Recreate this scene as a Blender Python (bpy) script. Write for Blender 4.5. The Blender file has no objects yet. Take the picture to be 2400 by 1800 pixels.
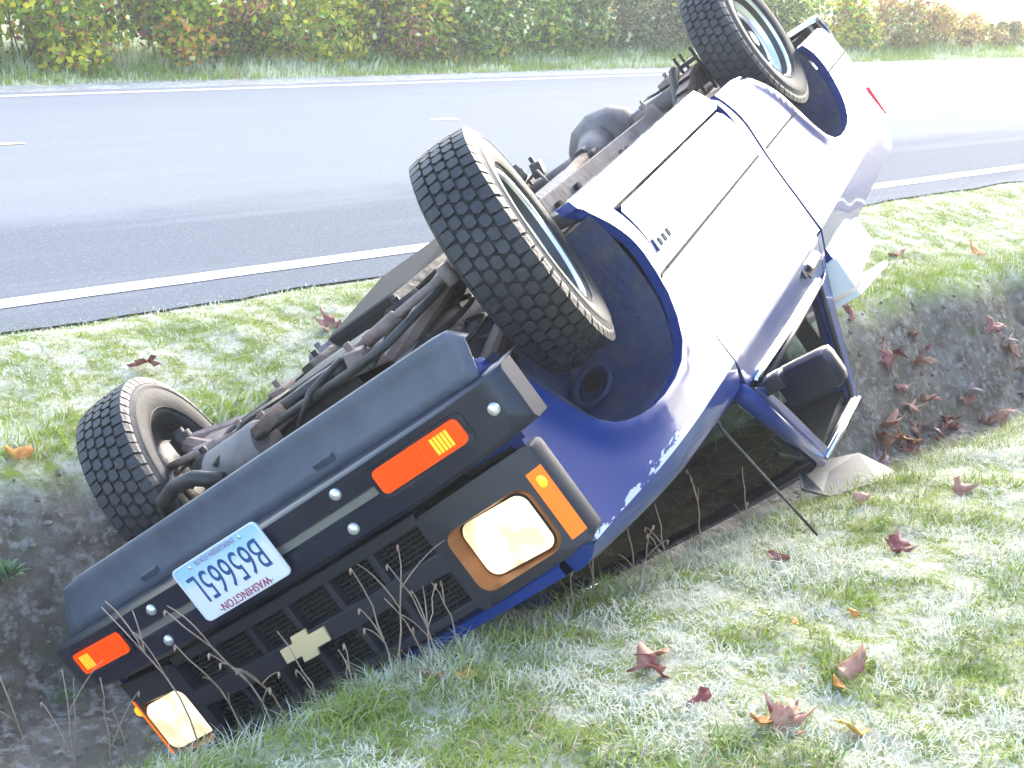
import bpy, bmesh, math, random
import numpy as np
from mathutils import Matrix, Vector, noise
from mathutils.geometry import delaunay_2d_cdt
random.seed(7); rng = np.random.default_rng(7)
S = bpy.context.scene
col = S.collection
R = math.radians

# ------------------------------------------------------------------ camera
cd = bpy.data.cameras.new('camera'); cam = bpy.data.objects.new('camera', cd); col.objects.link(cam)
cd.sensor_width = 36; cd.lens = 51.845; cd.clip_start = .05; cd.clip_end = 3000
cam.matrix_world = Matrix(((0.7110464, 0.1645593, -0.6836178, 0),
                           (-0.70178, 0.2266375, -0.6753816, 0),
                           (0.0437931, 0.9599769, 0.2766342, 1.5), (0, 0, 0, 1)))
S.camera = cam
# ------------------------------------------------------------------ sky and sun
SUN_EL, SUN_AZ = 18.0, 22.0          # azimuth of the sun, degrees from +X towards +Y
w = bpy.data.worlds.new('World'); S.world = w; w.use_nodes = True
nt = w.node_tree; bg = nt.nodes['Background']
sky = nt.nodes.new('ShaderNodeTexSky'); sky.sky_type = 'NISHITA'; sky.sun_disc = False
sky.sun_elevation = R(SUN_EL); sky.sun_rotation = R(90 - SUN_AZ)
sky.air_density = 1.0; sky.dust_density = 1.5; sky.ozone_density = 1.0; sky.altitude = 50
nt.links.new(sky.outputs[0], bg.inputs[0]); bg.inputs[1].default_value = .115
sl = bpy.data.lights.new('sun', 'SUN'); sun = bpy.data.objects.new('sun', sl); col.objects.link(sun)
sl.energy = 1.5; sl.angle = R(45); sl.color = (1, .93, .84)
d = Vector((math.cos(R(SUN_AZ)) * math.cos(R(SUN_EL)), math.sin(R(SUN_AZ)) * math.cos(R(SUN_EL)), math.sin(R(SUN_EL))))
sun.rotation_euler = d.to_track_quat('Z', 'Y').to_euler()
S.view_settings.view_transform = 'Standard'; S.view_settings.look = 'None'
S.cycles.max_bounces = 5; S.cycles.diffuse_bounces = 3; S.cycles.glossy_bounces = 3; S.cycles.transmission_bounces = 4
S.view_settings.exposure = 3.08; S.view_settings.gamma = 1

# ------------------------------------------------------------------ helpers
def link(o, parent=None, **tags):
    col.objects.link(o)
    if parent is not None: o.parent = parent
    for k, v in tags.items():
        if v is not None: o[k] = v
    return o
def mesh_obj(name, verts, faces, mat, parent=None, smooth=False, auto=None, **tags):
    me = bpy.data.meshes.new(name); me.from_pydata([tuple(v) for v in verts], [], [tuple(f) for f in faces]); me.update()
    for m in (mat if isinstance(mat, (list, tuple)) else [mat]): me.materials.append(m)
    if smooth or auto:
        me.shade_smooth()
        if auto: me.set_sharp_from_angle(angle=R(auto))
    return link(bpy.data.objects.new(name, me), parent, **tags)
def empty(name, parent=None, **tags):
    o = bpy.data.objects.new(name, None); o.empty_display_size = .1
    return link(o, parent, **tags)
class MB:
    def __init__(s): s.v = []; s.f = []
    def add(s, v, f):
        b = len(s.v); s.v += [tuple(p) for p in v]; s.f += [tuple(i + b for i in q) for q in f]; return s
    def box(s, c, d, rot=None, ch=0.0):
        cx, cy, cz = c; hx, hy, hz = (q / 2 for q in d)
        if ch <= 0:
            v = [(sx * hx, sy * hy, sz * hz) for sx in (-1, 1) for sy in (-1, 1) for sz in (-1, 1)]
            f = [(0, 1, 3, 2), (4, 6, 7, 5), (0, 4, 5, 1), (2, 3, 7, 6), (0, 2, 6, 4), (1, 5, 7, 3)]
        else:
            bm = bmesh.new(); bmesh.ops.create_cube(bm, size=1)
            for q in bm.verts: q.co = Vector((q.co.x * 2 * hx, q.co.y * 2 * hy, q.co.z * 2 * hz))
            bmesh.ops.bevel(bm, geom=bm.edges[:], offset=ch, segments=2, affect='EDGES', profile=.6)
            bm.verts.index_update(); v = [q.co.copy() for q in bm.verts]; f = [[q.index for q in g.verts] for g in bm.faces]; bm.free()
        m = Matrix.Translation((cx, cy, cz)) @ (rot.to_4x4() if rot is not None else Matrix())
        return s.add([m @ Vector(p) for p in v], f)
    def tube(s, pts, r, n=10, cap=True):
        pts = [Vector(p) for p in pts]; rs = r if isinstance(r, (list, tuple)) else [r] * len(pts)
        v = []; up = None
        for i, p in enumerate(pts):
            t = (pts[min(i + 1, len(pts) - 1)] - pts[max(i - 1, 0)]).normalized()
            if up is None: up = t.orthogonal().normalized()
            up = (up - t * up.dot(t)).normalized(); b = t.cross(up)
            for k in range(n):
                a = 2 * math.pi * k / n
                v.append(p + (up * math.cos(a) + b * math.sin(a)) * rs[i])
        f = [(i * n + k, i * n + (k + 1) % n, (i + 1) * n + (k + 1) % n, (i + 1) * n + k) for i in range(len(pts) - 1) for k in range(n)]
        if cap: f += [tuple(range(n))[::-1], tuple(range((len(pts) - 1) * n, len(pts) * n))]
        return s.add(v, f)
    def lathe(s, prof, n=48, axis='y', c=(0, 0, 0), closed=False):
        v = []
        for (a, r) in prof:
            for k in range(n):
                t = 2 * math.pi * k / n; q, p_ = r * math.cos(t), r * math.sin(t)
                P = {'y': (q, a, p_), 'x': (a, q, p_), 'z': (q, p_, a)}[axis]
                v.append((P[0] + c[0], P[1] + c[1], P[2] + c[2]))
        m = len(prof); rng_ = range(m if closed else m - 1)
        f = [(i * n + k, i * n + (k + 1) % n, ((i + 1) % m) * n + (k + 1) % n, ((i + 1) % m) * n + k) for i in rng_ for k in range(n)]
        return s.add(v, f)
    def prism(s, poly, fn, d0, d1):      # poly 2D, fn(u,v,d)->xyz
        n = len(poly)
        v = [fn(u, q, d0) for u, q in poly] + [fn(u, q, d1) for u, q in poly]
        return s.add(v, [tuple(range(n)), tuple(range(2 * n - 1, n - 1, -1))] + [(i, i + n, (i + 1) % n + n, (i + 1) % n) for i in range(n)])
    def mirror(s):
        o = MB(); o.v = [(x, -y, z) for x, y, z in s.v]; o.f = [f[::-1] for f in s.f]; return o
    def build(s, name, mat, parent=None, smooth=False, auto=None, bev=0, **tags):
        o = mesh_obj(name, s.v, s.f, mat, parent, smooth, auto, **tags)
        bm = bmesh.new(); bm.from_mesh(o.data); bmesh.ops.recalc_face_normals(bm, faces=bm.faces[:]); bm.to_mesh(o.data); bm.free()
        if auto: o.data.set_sharp_from_angle(angle=R(auto))
        if bev:
            m = o.modifiers.new('bevel', 'BEVEL'); m.width = bev; m.segments = 2; m.limit_method = 'ANGLE'; m.angle_limit = R(40)
        return o
def ss(a, b, t):
    t = min(max((t - a) / (b - a), 0.), 1.); return t * t * (3 - 2 * t)
def lerp(x, xs, ys): return float(np.interp(x, xs, ys))
def rrect(w_, h_, r, n=5):
    p = []
    for cx, cy, a0 in ((w_ / 2 - r, h_ / 2 - r, 0), (-w_ / 2 + r, h_ / 2 - r, 90), (-w_ / 2 + r, -h_ / 2 + r, 180), (w_ / 2 - r, -h_ / 2 + r, 270)):
        for k in range(n + 1):
            a = R(a0 + 90 * k / n); p.append((cx + r * math.cos(a), cy + r * math.sin(a)))
    return p
# ------------------------------------------------------------------ materials
def mat(name, base, rough=.5, metal=0, spec=.5, coat=0, coat_rough=.05, coat_ior=1.5, var=None, scale=8, bump=0, bscale=60, emit=None, estr=0, alpha=1, trans=0, detail=5, vlo=.4, vhi=.65, coord='Object', var2=None, scale2=2, rvar=0):
    m = bpy.data.materials.new(name); m.use_nodes = True; n = m.node_tree.nodes; l = m.node_tree.links
    b = n['Principled BSDF']; b.inputs['Base Color'].default_value = (*base, 1); b.inputs['Roughness'].default_value = rough
    b.inputs['Metallic'].default_value = metal; b.inputs['Specular IOR Level'].default_value = spec
    b.inputs['Coat Weight'].default_value = coat; b.inputs['Coat Roughness'].default_value = coat_rough; b.inputs['Coat IOR'].default_value = coat_ior
    b.inputs['Transmission Weight'].default_value = trans; b.inputs['Alpha'].default_value = alpha
    if emit: b.inputs['Emission Color'].default_value = (*emit, 1); b.inputs['Emission Strength'].default_value = estr
    tc = n.new('ShaderNodeTexCoord')
    cur = None
    def layer(colr, sc, lo, hi, prev):
        t = n.new('ShaderNodeTexNoise'); t.inputs['Scale'].default_value = sc; t.inputs['Detail'].default_value = detail; t.inputs['Roughness'].default_value = .65
        l.new(tc.outputs[coord], t.inputs['Vector'])
        mr = n.new('ShaderNodeMapRange'); mr.inputs['From Min'].default_value = lo; mr.inputs['From Max'].default_value = hi; l.new(t.outputs['Fac'], mr.inputs['Value'])
        mx = n.new('ShaderNodeMix'); mx.data_type = 'RGBA'; l.new(mr.outputs[0], mx.inputs['Factor'])
        if prev is None: mx.inputs['A'].default_value = (*base, 1)
        else: l.new(prev, mx.inputs['A'])
        mx.inputs['B'].default_value = (*colr, 1)
        if rvar:
            ma = n.new('ShaderNodeMapRange'); l.new(t.outputs['Fac'], ma.inputs['Value']); ma.inputs['To Min'].default_value = rough - rvar; ma.inputs['To Max'].default_value = rough + rvar
            l.new(ma.outputs[0], b.inputs['Roughness'])
        return mx.outputs['Result']
    if var: cur = layer(var, scale, vlo, vhi, None)
    if var2: cur = layer(var2, scale2, vlo, vhi, cur)
    if cur is not None: l.new(cur, b.inputs['Base Color'])
    if bump:
        t = n.new('ShaderNodeTexNoise'); t.inputs['Scale'].default_value = bscale; t.inputs['Detail'].default_value = 6; l.new(tc.outputs[coord], t.inputs['Vector'])
        bp = n.new('ShaderNodeBump'); bp.inputs['Strength'].default_value = bump; bp.inputs['Distance'].default_value = .02; l.new(t.outputs['Fac'], bp.inputs['Height'])
        l.new(bp.outputs[0], b.inputs['Normal'])
    return m
def attr_mat(name, attr='Col', rough=.6, spec=.3, translucent=0.0):
    m = bpy.data.materials.new(name); m.use_nodes = True; n = m.node_tree.nodes; l = m.node_tree.links
    b = n['Principled BSDF']; a = n.new('ShaderNodeAttribute'); a.attribute_name = attr
    l.new(a.outputs['Color'], b.inputs['Base Color']); b.inputs['Roughness'].default_value = rough; b.inputs['Specular IOR Level'].default_value = spec
    if translucent:
        t = n.new('ShaderNodeBsdfTranslucent'); l.new(a.outputs['Color'], t.inputs['Color'])
        mx = n.new('ShaderNodeMixShader'); mx.inputs[0].default_value = translucent
        l.new(b.outputs[0], mx.inputs[1]); l.new(t.outputs[0], mx.inputs[2]); l.new(mx.outputs[0], n['Material Output'].inputs['Surface'])
    return m
M = {}
def paint_mat():
    m = mat('blue_paint', (.006, .032, .18), rough=.38, metal=.0, spec=.08, coat=1, coat_rough=.03, coat_ior=1.26)
    n = m.node_tree.nodes; l = m.node_tree.links; b = n['Principled BSDF']
    # scraped strip along the shoulder crease: worn-through primer, ragged on its lower side
    a = n.new('ShaderNodeAttribute'); a.attribute_name = 'crease'
    tc = n.new('ShaderNodeTexCoord'); t = n.new('ShaderNodeTexNoise'); t.inputs['Scale'].default_value = 9; t.inputs['Detail'].default_value = 6; t.inputs['Roughness'].default_value = .7
    mp = n.new('ShaderNodeMapping'); mp.inputs['Scale'].default_value = (.6, 1, 2.2); l.new(tc.outputs['Object'], mp.inputs[0]); l.new(mp.outputs[0], t.inputs['Vector'])
    # width of scrape = (noise-.47)*.13 ; scraped where 0 < crease < width
    mu = n.new('ShaderNodeMath'); mu.operation = 'MULTIPLY_ADD'; mu.inputs[1].default_value = .17; mu.inputs[2].default_value = -.076; l.new(t.outputs['Fac'], mu.inputs[0])
    lt = n.new('ShaderNodeMath'); lt.operation = 'LESS_THAN'; l.new(a.outputs['Fac'], lt.inputs[0]); l.new(mu.outputs[0], lt.inputs[1])
    gt = n.new('ShaderNodeMath'); gt.operation = 'GREATER_THAN'; l.new(a.outputs['Fac'], gt.inputs[0]); gt.inputs[1].default_value = .0005
    an = n.new('ShaderNodeMath'); an.operation = 'MULTIPLY'; l.new(lt.outputs[0], an.inputs[0]); l.new(gt.outputs[0], an.inputs[1])
    sx = n.new('ShaderNodeSeparateXYZ'); l.new(tc.outputs['Object'], sx.inputs[0])
    fr = n.new('ShaderNodeMath'); fr.operation = 'GREATER_THAN'; l.new(sx.outputs['X'], fr.inputs[0]); fr.inputs[1].default_value = -.75
    an2 = n.new('ShaderNodeMath'); an2.operation = 'MULTIPLY'; l.new(an.outputs[0], an2.inputs[0]); l.new(fr.outputs[0], an2.inputs[1])
    mx = n.new('ShaderNodeMix'); mx.data_type = 'RGBA'; mx.inputs['A'].default_value = (.006, .032, .18, 1); mx.inputs['B'].default_value = (.40, .47, .58, 1)
    l.new(an2.outputs[0], mx.inputs['Factor']); l.new(mx.outputs['Result'], b.inputs['Base Color'])
    dn = n.new('ShaderNodeTexNoise'); dn.inputs['Scale'].default_value = 3.2; dn.inputs['Detail'].default_value = 1; l.new(tc.outputs['Object'], dn.inputs['Vector'])
    bq = n.new('ShaderNodeBump'); bq.inputs['Strength'].default_value = .35; bq.inputs['Distance'].default_value = .012; l.new(dn.outputs['Fac'], bq.inputs['Height']); l.new(bq.outputs[0], b.inputs['Normal']); l.new(bq.outputs[0], b.inputs['Coat Normal'])
    iv = n.new('ShaderNodeMath'); iv.operation = 'SUBTRACT'; iv.inputs[0].default_value = 1; l.new(an2.outputs[0], iv.inputs[1]); l.new(iv.outputs[0], b.inputs['Coat Weight'])
    return m
M['paint'] = paint_mat()
M['inner'] = mat('inner_fender_blue', (.020, .032, .095), .6, var=(.085, .09, .115), scale=6, vlo=.38, vhi=.68, var2=(.03, .045, .14), scale2=13, bump=.3, bscale=40)
M['bumper'] = mat('bumper_black', (.006, .009, .026), .3, spec=.35, coat=.2, coat_rough=.1, var=(.016, .02, .042), scale=14, vlo=.55, vhi=.8)
M['dam'] = mat('dam_grey_plastic', (.055, .066, .095), .5, var=(.080, .092, .125), scale=6, bump=.05, bscale=200)
M['plastic'] = mat('grille_grey_plastic', (.022, .022, .032), .45, bump=.05, bscale=300)
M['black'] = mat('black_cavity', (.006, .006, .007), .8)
M['mesh'] = mat('grille_mesh', (.012, .012, .014), .6)
M['rubber'] = mat('tyre_rubber', (.016, .017, .023), .5, var=(.036, .037, .047), scale=18, vlo=.5, vhi=.8, bump=.15, bscale=90)
M['groove'] = mat('tyre_groove', (.008, .008, .010), .8)
M['sidewall'] = mat('tyre_sidewall_dusty', (.026, .026, .028), .7, var=(.065, .065, .068), scale=5, vlo=.4, vhi=.7, bump=.1, bscale=60)
M['rim'] = mat('rim_silver', (.78, .79, .81), .28, metal=.75, var=(.25, .24, .23), scale=9, vlo=.6, vhi=.85)
M['rimdark'] = mat('rim_dark', (.06, .06, .065), .5, metal=.5)
M['chrome'] = mat('chrome', (.8, .8, .82), .12, metal=1)
M['bolt'] = mat('bright_bolt', (.75, .75, .75), .25, metal=.6)
M['glassrub'] = mat('rubber_seal', (.01, .01, .011), .5)
M['frame'] = mat('frame_dirty_steel', (.20, .175, .175), .65, var=(.11, .085, .085), scale=6, vlo=.4, vhi=.65, bump=.2, bscale=40)
M['rust'] = mat('rusty_steel', (.20, .115, .085), .7, var=(.09, .055, .045), scale=10, bump=.3, bscale=50, var2=(.27, .21, .19), scale2=4)
M['dark'] = mat('greasy_black_steel', (.018, .017, .018), .5, var=(.05, .045, .042), scale=9, bump=.2, bscale=40)
M['alu'] = mat('cast_aluminium', (.28, .27, .265), .5, metal=.4, var=(.15, .14, .135), scale=8, bump=.2, bscale=50)
M['lens'] = mat('headlight_lens', (.35, .30, .22), .1, emit=(1, .80, .50), estr=.17)
def lens_mat():
    m = mat('headlight_lens', (.35, .30, .22), .1, emit=(1, .78, .44), estr=.17); n = m.node_tree.nodes; l = m.node_tree.links; b = n['Principled BSDF']
    tc = n.new('ShaderNodeTexCoord'); t = n.new('ShaderNodeTexNoise'); t.inputs['Scale'].default_value = 16; t.inputs['Detail'].default_value = 3; l.new(tc.outputs['Object'], t.inputs['Vector'])
    r = n.new('ShaderNodeMapRange'); r.inputs['From Min'].default_value = .36; r.inputs['From Max'].default_value = .6; r.inputs['To Min'].default_value = .115; r.inputs['To Max'].default_value = .30; l.new(t.outputs['Fac'], r.inputs['Value']); l.new(r.outputs[0], b.inputs['Emission Strength'])
    return m
M['lens'] = lens_mat()
M['amber'] = mat('amber_lens', (.40, .035, .002), .22, spec=.4, emit=(1, .075, .001), estr=.115)
M['marker'] = mat('marker_amber', (.42, .09, .002), .3, spec=.3, emit=(1, .22, .002), estr=.11)
M['amberhot'] = mat('amber_lens_bulb', (.9, .3, .02), .2, emit=(1, .36, .02), estr=.22)
M['red'] = mat('red_lens', (.5, .01, .03), .2, emit=(1, .02, .05), estr=.1)
M['lamp_glow'] = mat('bezel_inner_glow', (.20, .075, .025), .4, metal=.2)  # orange glow of the headlight painted into the surround's colour
M['gold'] = mat('gold_emblem', (.85, .64, .36), .45, metal=.1)
M['badge'] = mat('badge_silver', (.7, .72, .75), .3, metal=.6)
M['molding'] = mat('side_molding', (.07, .075, .085), .8, spec=.1)
M['seat'] = mat('seat_cloth', (.012, .014, .03), .85, bump=.1, bscale=400)
M['trim'] = mat('interior_trim', (.015, .016, .022), .7)
M['whitebox'] = mat('white_box_paint', (.75, .76, .78), .4, var=(.55, .56, .6), scale=5, vlo=.55, vhi=.8)
M['asph'] = None
def glass_mat(name, tint, a):
    m = bpy.data.materials.new(name); m.use_nodes = True; n = m.node_tree.nodes; l = m.node_tree.links
    n.remove(n['Principled BSDF']); tr = n.new('ShaderNodeBsdfTransparent'); tr.inputs[0].default_value = (*tint, 1)
    gl = n.new('ShaderNodeBsdfGlossy'); gl.inputs['Roughness'].default_value = .03
    fr = n.new('ShaderNodeFresnel'); fr.inputs[0].default_value = 1.5
    mx = n.new('ShaderNodeMixShader'); l.new(fr.outputs[0], mx.inputs[0]); l.new(tr.outputs[0], mx.inputs[1]); l.new(gl.outputs[0], mx.inputs[2])
    l.new(mx.outputs[0], n['Material Output'].inputs['Surface']); return m
M['glass'] = glass_mat('tinted_glass', (.55, .72, .62), 1)

# ------------------------------------------------------------------ terrain
def ground_fn(X, Y):
    nse = lambda x, y, s, k=0: noise.noise(Vector((x * s, y * s, k)))
    yn = 2.24 + .025 * max(X - 4, 0) + .07 * nse(X, 0, .9) + .03 * nse(X, 0, 4, 3)
    yf = lerp(X, [-5, 1, 3, 6, 9, 20], [4.6, 4.55, 4.4, 4.2, 4.15, 4.1]) + .10 * nse(X, 5, 1.1, 7) + .05 * nse(X, 5, 4, 9)
    fade = 1 if X < 60 else 0
    if Y < yn + .75:
        z = -.04 * ss(yn - .5, yn, Y) - .84 * (ss(yn - .12, yn + 1.2, Y) if Y > yn - .12 else 0)
        z += .022 * nse(X, Y, 2.1) + .014 * nse(X, Y, 6, 1) + .008 * nse(X, Y, 17, 2)
        if Y < 0: z += .03 * nse(X, Y, .5, 4)
    elif Y < yf:
        a = -.04 - .84 * ss(yn - .12, yn + 1.2, Y); b = -.88 + .68 * ss(yf - .5, yf, Y) ** .8
        z = max(a, b) + .03 * nse(X, Y, 3, 1) + .022 * nse(X, Y, 9, 1) + .012 * nse(X, Y, 24, 2)
    elif Y < 14.2:
        z = lerp(Y, [yf, 5.2, 5.5, 14.0, 14.2], [-.2, -.012, -.010, -.010, -.012])
        if Y < 5.4: z += (.02 * nse(X, Y, 3, 3) + .012 * nse(X, Y, 10, 3)) * ss(5.4, 5.0, Y) if Y > 5.0 else .02 * nse(X, Y, 3, 3) + .012 * nse(X, Y, 10, 3)
    else:
        z = lerp(Y, [14.2, 15.3, 17, 19, 60, 400], [-.03, .0, .14, .2, .5, 2]) + (.03 * nse(X, Y, 1.5) if Y < 30 else 0)
    return z
xs = np.unique(np.concatenate([np.linspace(-400, -20, 12), np.linspace(-20, .2, 25), np.arange(.2, 9.5, .055), np.linspace(9.5, 40, 70), np.linspace(40, 120, 25), np.linspace(120, 1500, 14)]))
ys = np.unique(np.concatenate([np.linspace(-400, -12, 10), np.linspace(-12, .3, 14), np.arange(.3, 5.5, .05), np.linspace(5.5, 14, 8), np.linspace(14, 20, 40), np.linspace(20, 60, 14), np.linspace(60, 1200, 12)]))
gv = [(x, y, ground_fn(x, y)) for x in xs for y in ys]
ny = len(ys)
gf = [(i * ny + j, (i + 1) * ny + j, (i + 1) * ny + j + 1, i * ny + j + 1) for i in range(len(xs) - 1) for j in range(ny - 1)]
def ground_mat():
    m = bpy.data.materials.new('frosted_verge_ground'); m.use_nodes = True; n = m.node_tree.nodes; l = m.node_tree.links
    b = n['Principled BSDF']; b.inputs['Roughness'].default_value = .9; b.inputs['Specular IOR Level'].default_value = .2
    tc = n.new('ShaderNodeTexCoord'); sp = n.new('ShaderNodeSeparateXYZ'); l.new(tc.outputs['Object'], sp.inputs[0])
    def nz(sc, det=6, ro=.65):
        t = n.new('ShaderNodeTexNoise'); t.inputs['Scale'].default_value = sc; t.inputs['Detail'].default_value = det; t.inputs['Roughness'].default_value = ro; l.new(tc.outputs['Object'], t.inputs['Vector']); return t.outputs['Fac']
    def rng_(src, lo, hi):
        r = n.new('ShaderNodeMapRange'); r.inputs['From Min'].default_value = lo; r.inputs['From Max'].default_value = hi; l.new(src, r.inputs['Value']); return r.outputs[0]
    def mix(fac, a, b_):
        x = n.new('ShaderNodeMix'); x.data_type = 'RGBA'; l.new(fac, x.inputs['Factor'])
        for k, q in (('A', a), ('B', b_)):
            if isinstance(q, tuple): x.inputs[k].default_value = (*q, 1)
            else: l.new(q, x.inputs[k])
        return x.outputs['Result']
    turf = mix(rng_(nz(9), .42, .6), (.24, .30, .06), (.64, .62, .50))
    turf = mix(rng_(nz(2.2), .5, .68), turf, (.18, .26, .05))
    turf = mix(rng_(nz(60), .5, .75), turf, (.24, .22, .13))
    soil = mix(rng_(nz(7), .4, .62), (.12, .10, .078), (.26, .235, .20))
    soil = mix(rng_(nz(22), .50, .66), soil, (.38, .37, .35))
    soil = mix(rng_(nz(3.5), .55, .7), soil, (.075, .10, .04))
    # bare soil lies below the verge level, in the ditch
    ad = n.new('ShaderNodeMath'); ad.operation = 'MULTIPLY_ADD'; l.new(nz(5), ad.inputs[0]); ad.inputs[1].default_value = .22; l.new(sp.outputs['Z'], ad.inputs[2])
    c = mix(rng_(ad.outputs[0], -.10, -.22), turf, soil)
    # far frosted field
    c = mix(rng_(sp.outputs['Y'], 40, 55), c, (.42, .46, .45))
    l.new(c, b.inputs['Base Color'])
    bp = n.new('ShaderNodeBump'); bp.inputs['Strength'].default_value = .8; bp.inputs['Distance'].default_value = .03
    l.new(nz(38, 8, .7), bp.inputs['Height']); l.new(bp.outputs[0], b.inputs['Normal'])
    return m
ground = mesh_obj('ground', gv, gf, ground_mat(), None, True, kind='structure')
def gzat(x, y): return ground_fn(x, y)

# ------------------------------------------------------------------ road
def road_mat():
    m = bpy.data.materials.new('asphalt'); m.use_nodes = True; n = m.node_tree.nodes; l = m.node_tree.links
    b = n['Principled BSDF']; b.inputs['Roughness'].default_value = .95; b.inputs['Specular IOR Level'].default_value = .03
    tc = n.new('ShaderNodeTexCoord'); sp = n.new('ShaderNodeSeparateXYZ'); l.new(tc.outputs['Object'], sp.inputs[0])
    def nz(sc, det=6, ro=.65, vec=None):
        t = n.new('ShaderNodeTexNoise'); t.inputs['Scale'].default_value = sc; t.inputs['Detail'].default_value = det; t.inputs['Roughness'].default_value = ro; l.new(vec or tc.outputs['Object'], t.inputs['Vector']); return t.outputs['Fac']
    def rng_(src, lo, hi, a=0, b_=1):
        r = n.new('ShaderNodeMapRange'); r.inputs['From Min'].default_value = lo; r.inputs['From Max'].default_value = hi; r.inputs['To Min'].default_value = a; r.inputs['To Max'].default_value = b_; l.new(src, r.inputs['Value']); return r.outputs[0]
    def mix(fac, a, b_):
        x = n.new('ShaderNodeMix'); x.data_type = 'RGBA'; l.new(fac, x.inputs['Factor'])
        for k, q in (('A', a), ('B', b_)):
            if isinstance(q, tuple): x.inputs[k].default_value = (*q, 1)
            else: l.new(q, x.inputs[k])
        return x.outputs['Result']
    mp = n.new('ShaderNodeMapping'); mp.inputs['Scale'].default_value = (.10, 1, 1); l.new(tc.outputs['Object'], mp.inputs[0])
    streak = nz(1.6, 5, .6, mp.outputs[0])
    # the near strip of the lane is bare and darker, the rest worn pale and dusted with rime
    ed = n.new('ShaderNodeMath'); ed.operation = 'MULTIPLY_ADD'; l.new(nz(.8, 5), ed.inputs[0]); ed.inputs[1].default_value = .9; l.new(sp.outputs['Y'], ed.inputs[2])
    base = mix(rng_(ed.outputs[0], 7.7, 8.2), (.155, .168, .19), (.235, .245, .265))
    base = mix(rng_(streak, .50, .85), base, (.275, .285, .305))
    base = mix(rng_(nz(140, 3), .55, .75), base, (.37, .38, .40))
    base = mix(rng_(nz(90, 3, .6), .60, .72), base, (.05, .055, .065))
    base = mix(rng_(nz(38, 4, .75), .56, .70), base, (.30, .31, .33))
    base = mix(rng_(nz(26, 4, .75), .60, .74), base, (.11, .12, .135))
    l.new(base, b.inputs['Base Color'])
    bp = n.new('ShaderNodeBump'); bp.inputs['Strength'].default_value = .5; bp.inputs['Distance'].default_value = .006; l.new(nz(160, 4), bp.inputs['Height']); l.new(bp.outputs[0], b.inputs['Normal'])
    return m
rx = np.unique(np.concatenate([np.linspace(-400, -10, 8), np.arange(-10, 45, .18), np.linspace(45, 1200, 14)]))
def strip(name, y0, y1, z, mt, parent=None, jag=0, x0=None, x1=None, jag0=None, **t):
    xx = rx if x0 is None else [q for q in rx if x0 <= q <= x1]
    v = []; j0 = jag if jag0 is None else jag0
    for x in xx:
        v += [(x, y0 + j0 * (noise.noise(Vector((x * 1.7, y0, 0))) + .5 * noise.noise(Vector((x * 5, y0, 1)))), z), (x, y1 + jag * (noise.noise(Vector((x * 1.7, y1, 0))) + .5 * noise.noise(Vector((x * 5, y1, 1)))), z)]
    return mesh_obj(name, v, [(2 * i, 2 * i + 2, 2 * i + 3, 2 * i + 1) for i in range(len(xx) - 1)], mt, parent, **t)
shoulder_m = mat('pale_gravel', (.34, .34, .33), .9, var=(.55, .57, .58), scale=3, var2=(.20, .20, .18), scale2=14, bump=.6, bscale=60)
strip('gravel_shoulder', 13.95, 14.95, -.004, shoulder_m, jag=.10, kind='structure')
road = strip('road', 5.38, 14.15, 0, road_mat(), jag=.05, kind='structure')
wl = mat('white_line_paint', (.74, .75, .77), .7, var=(.36, .38, .40), scale=26, vlo=.50, vhi=.70)
yl = mat('yellow_line_paint', (.75, .42, .14), .6, var=(.4, .36, .3), scale=30)
def line(name, y0, y1, m_, x0=-400, x1=1200): strip(name, y0, y1, .004, m_, road, jag=.006, x0=x0, x1=x1)
line('edge_line', 5.74, 5.89, wl); line('edge_line', 13.72, 13.87, wl)
for k in range(-6, 30):
    x = 5.0 + k * 4.45
    mesh_obj('centre_dash', [(x, 10.49, .004), (x + .30, 10.49, .004), (x + .30, 10.60, .004), (x, 10.60, .004)], [(0, 1, 2, 3)], yl, road)

# ------------------------------------------------------------------ the overturned pickup (car axes: x forward, y left, z up)
T = empty('pickup_truck', label='dark blue pickup truck overturned on its roof in the ditch with its headlights on', category='pickup truck')
T.matrix_world = Matrix(((-0.892119, -0.2595437, 0.3698118, 2.36905), (-0.4279431, 0.7478974, -0.5074585, 3.29102), (-0.1448736, -0.6109718, -0.7782834, 0.57986), (0, 0, 0, 1)))
CX = [-3.6, -1.7, -1.03, -.47, -.08, .256, .62]; CZ = [.948, .952, .936, .928, .921, .907, .884]
def zc(x): return lerp(x, CX, CZ)
def hw(x): return .805 - .02 * x - .047 * ss(.05, .66, x)
FARCH = [(-.30, .33), (-.325, .39), (-.345, .45), (-.356, .511), (-.358, .57), (-.348, .638), (-.31, .70), (-.25, .752), (-.166, .785), (-.07, .798), (.031, .799), (.12, .792), (.19, .779), (.255, .76), (.304, .738), (.345, .705), (.375, .67), (.41, .62), (.44, .575), (.475, .52), (.527, .446), (.565, .402)]
RARCH = [(-2.06, .345), (-2.13, .385), (-2.19, .435), (-2.27, .51), (-2.35, .60), (-2.42, .69), (-2.48, .75), (-2.56, .793), (-2.65, .808), (-2.74, .810), (-2.83, .803), (-2.90, .785), (-2.97, .75), (-3.02, .70), (-3.045, .63), (-3.04, .56), (-3.0, .49), (-2.94, .43)]
def seg_dist(x, z, P):
    p = np.array(P); a = p[:-1]; b = p[1:]; q = np.array((x, z)); ab = b - a
    t = np.clip(((q - a) * ab).sum(1) / (ab * ab).sum(1), 0, 1)
    return float(np.sqrt((((a + ab * t[:, None]) - q) ** 2).sum(1).min()))
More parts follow.
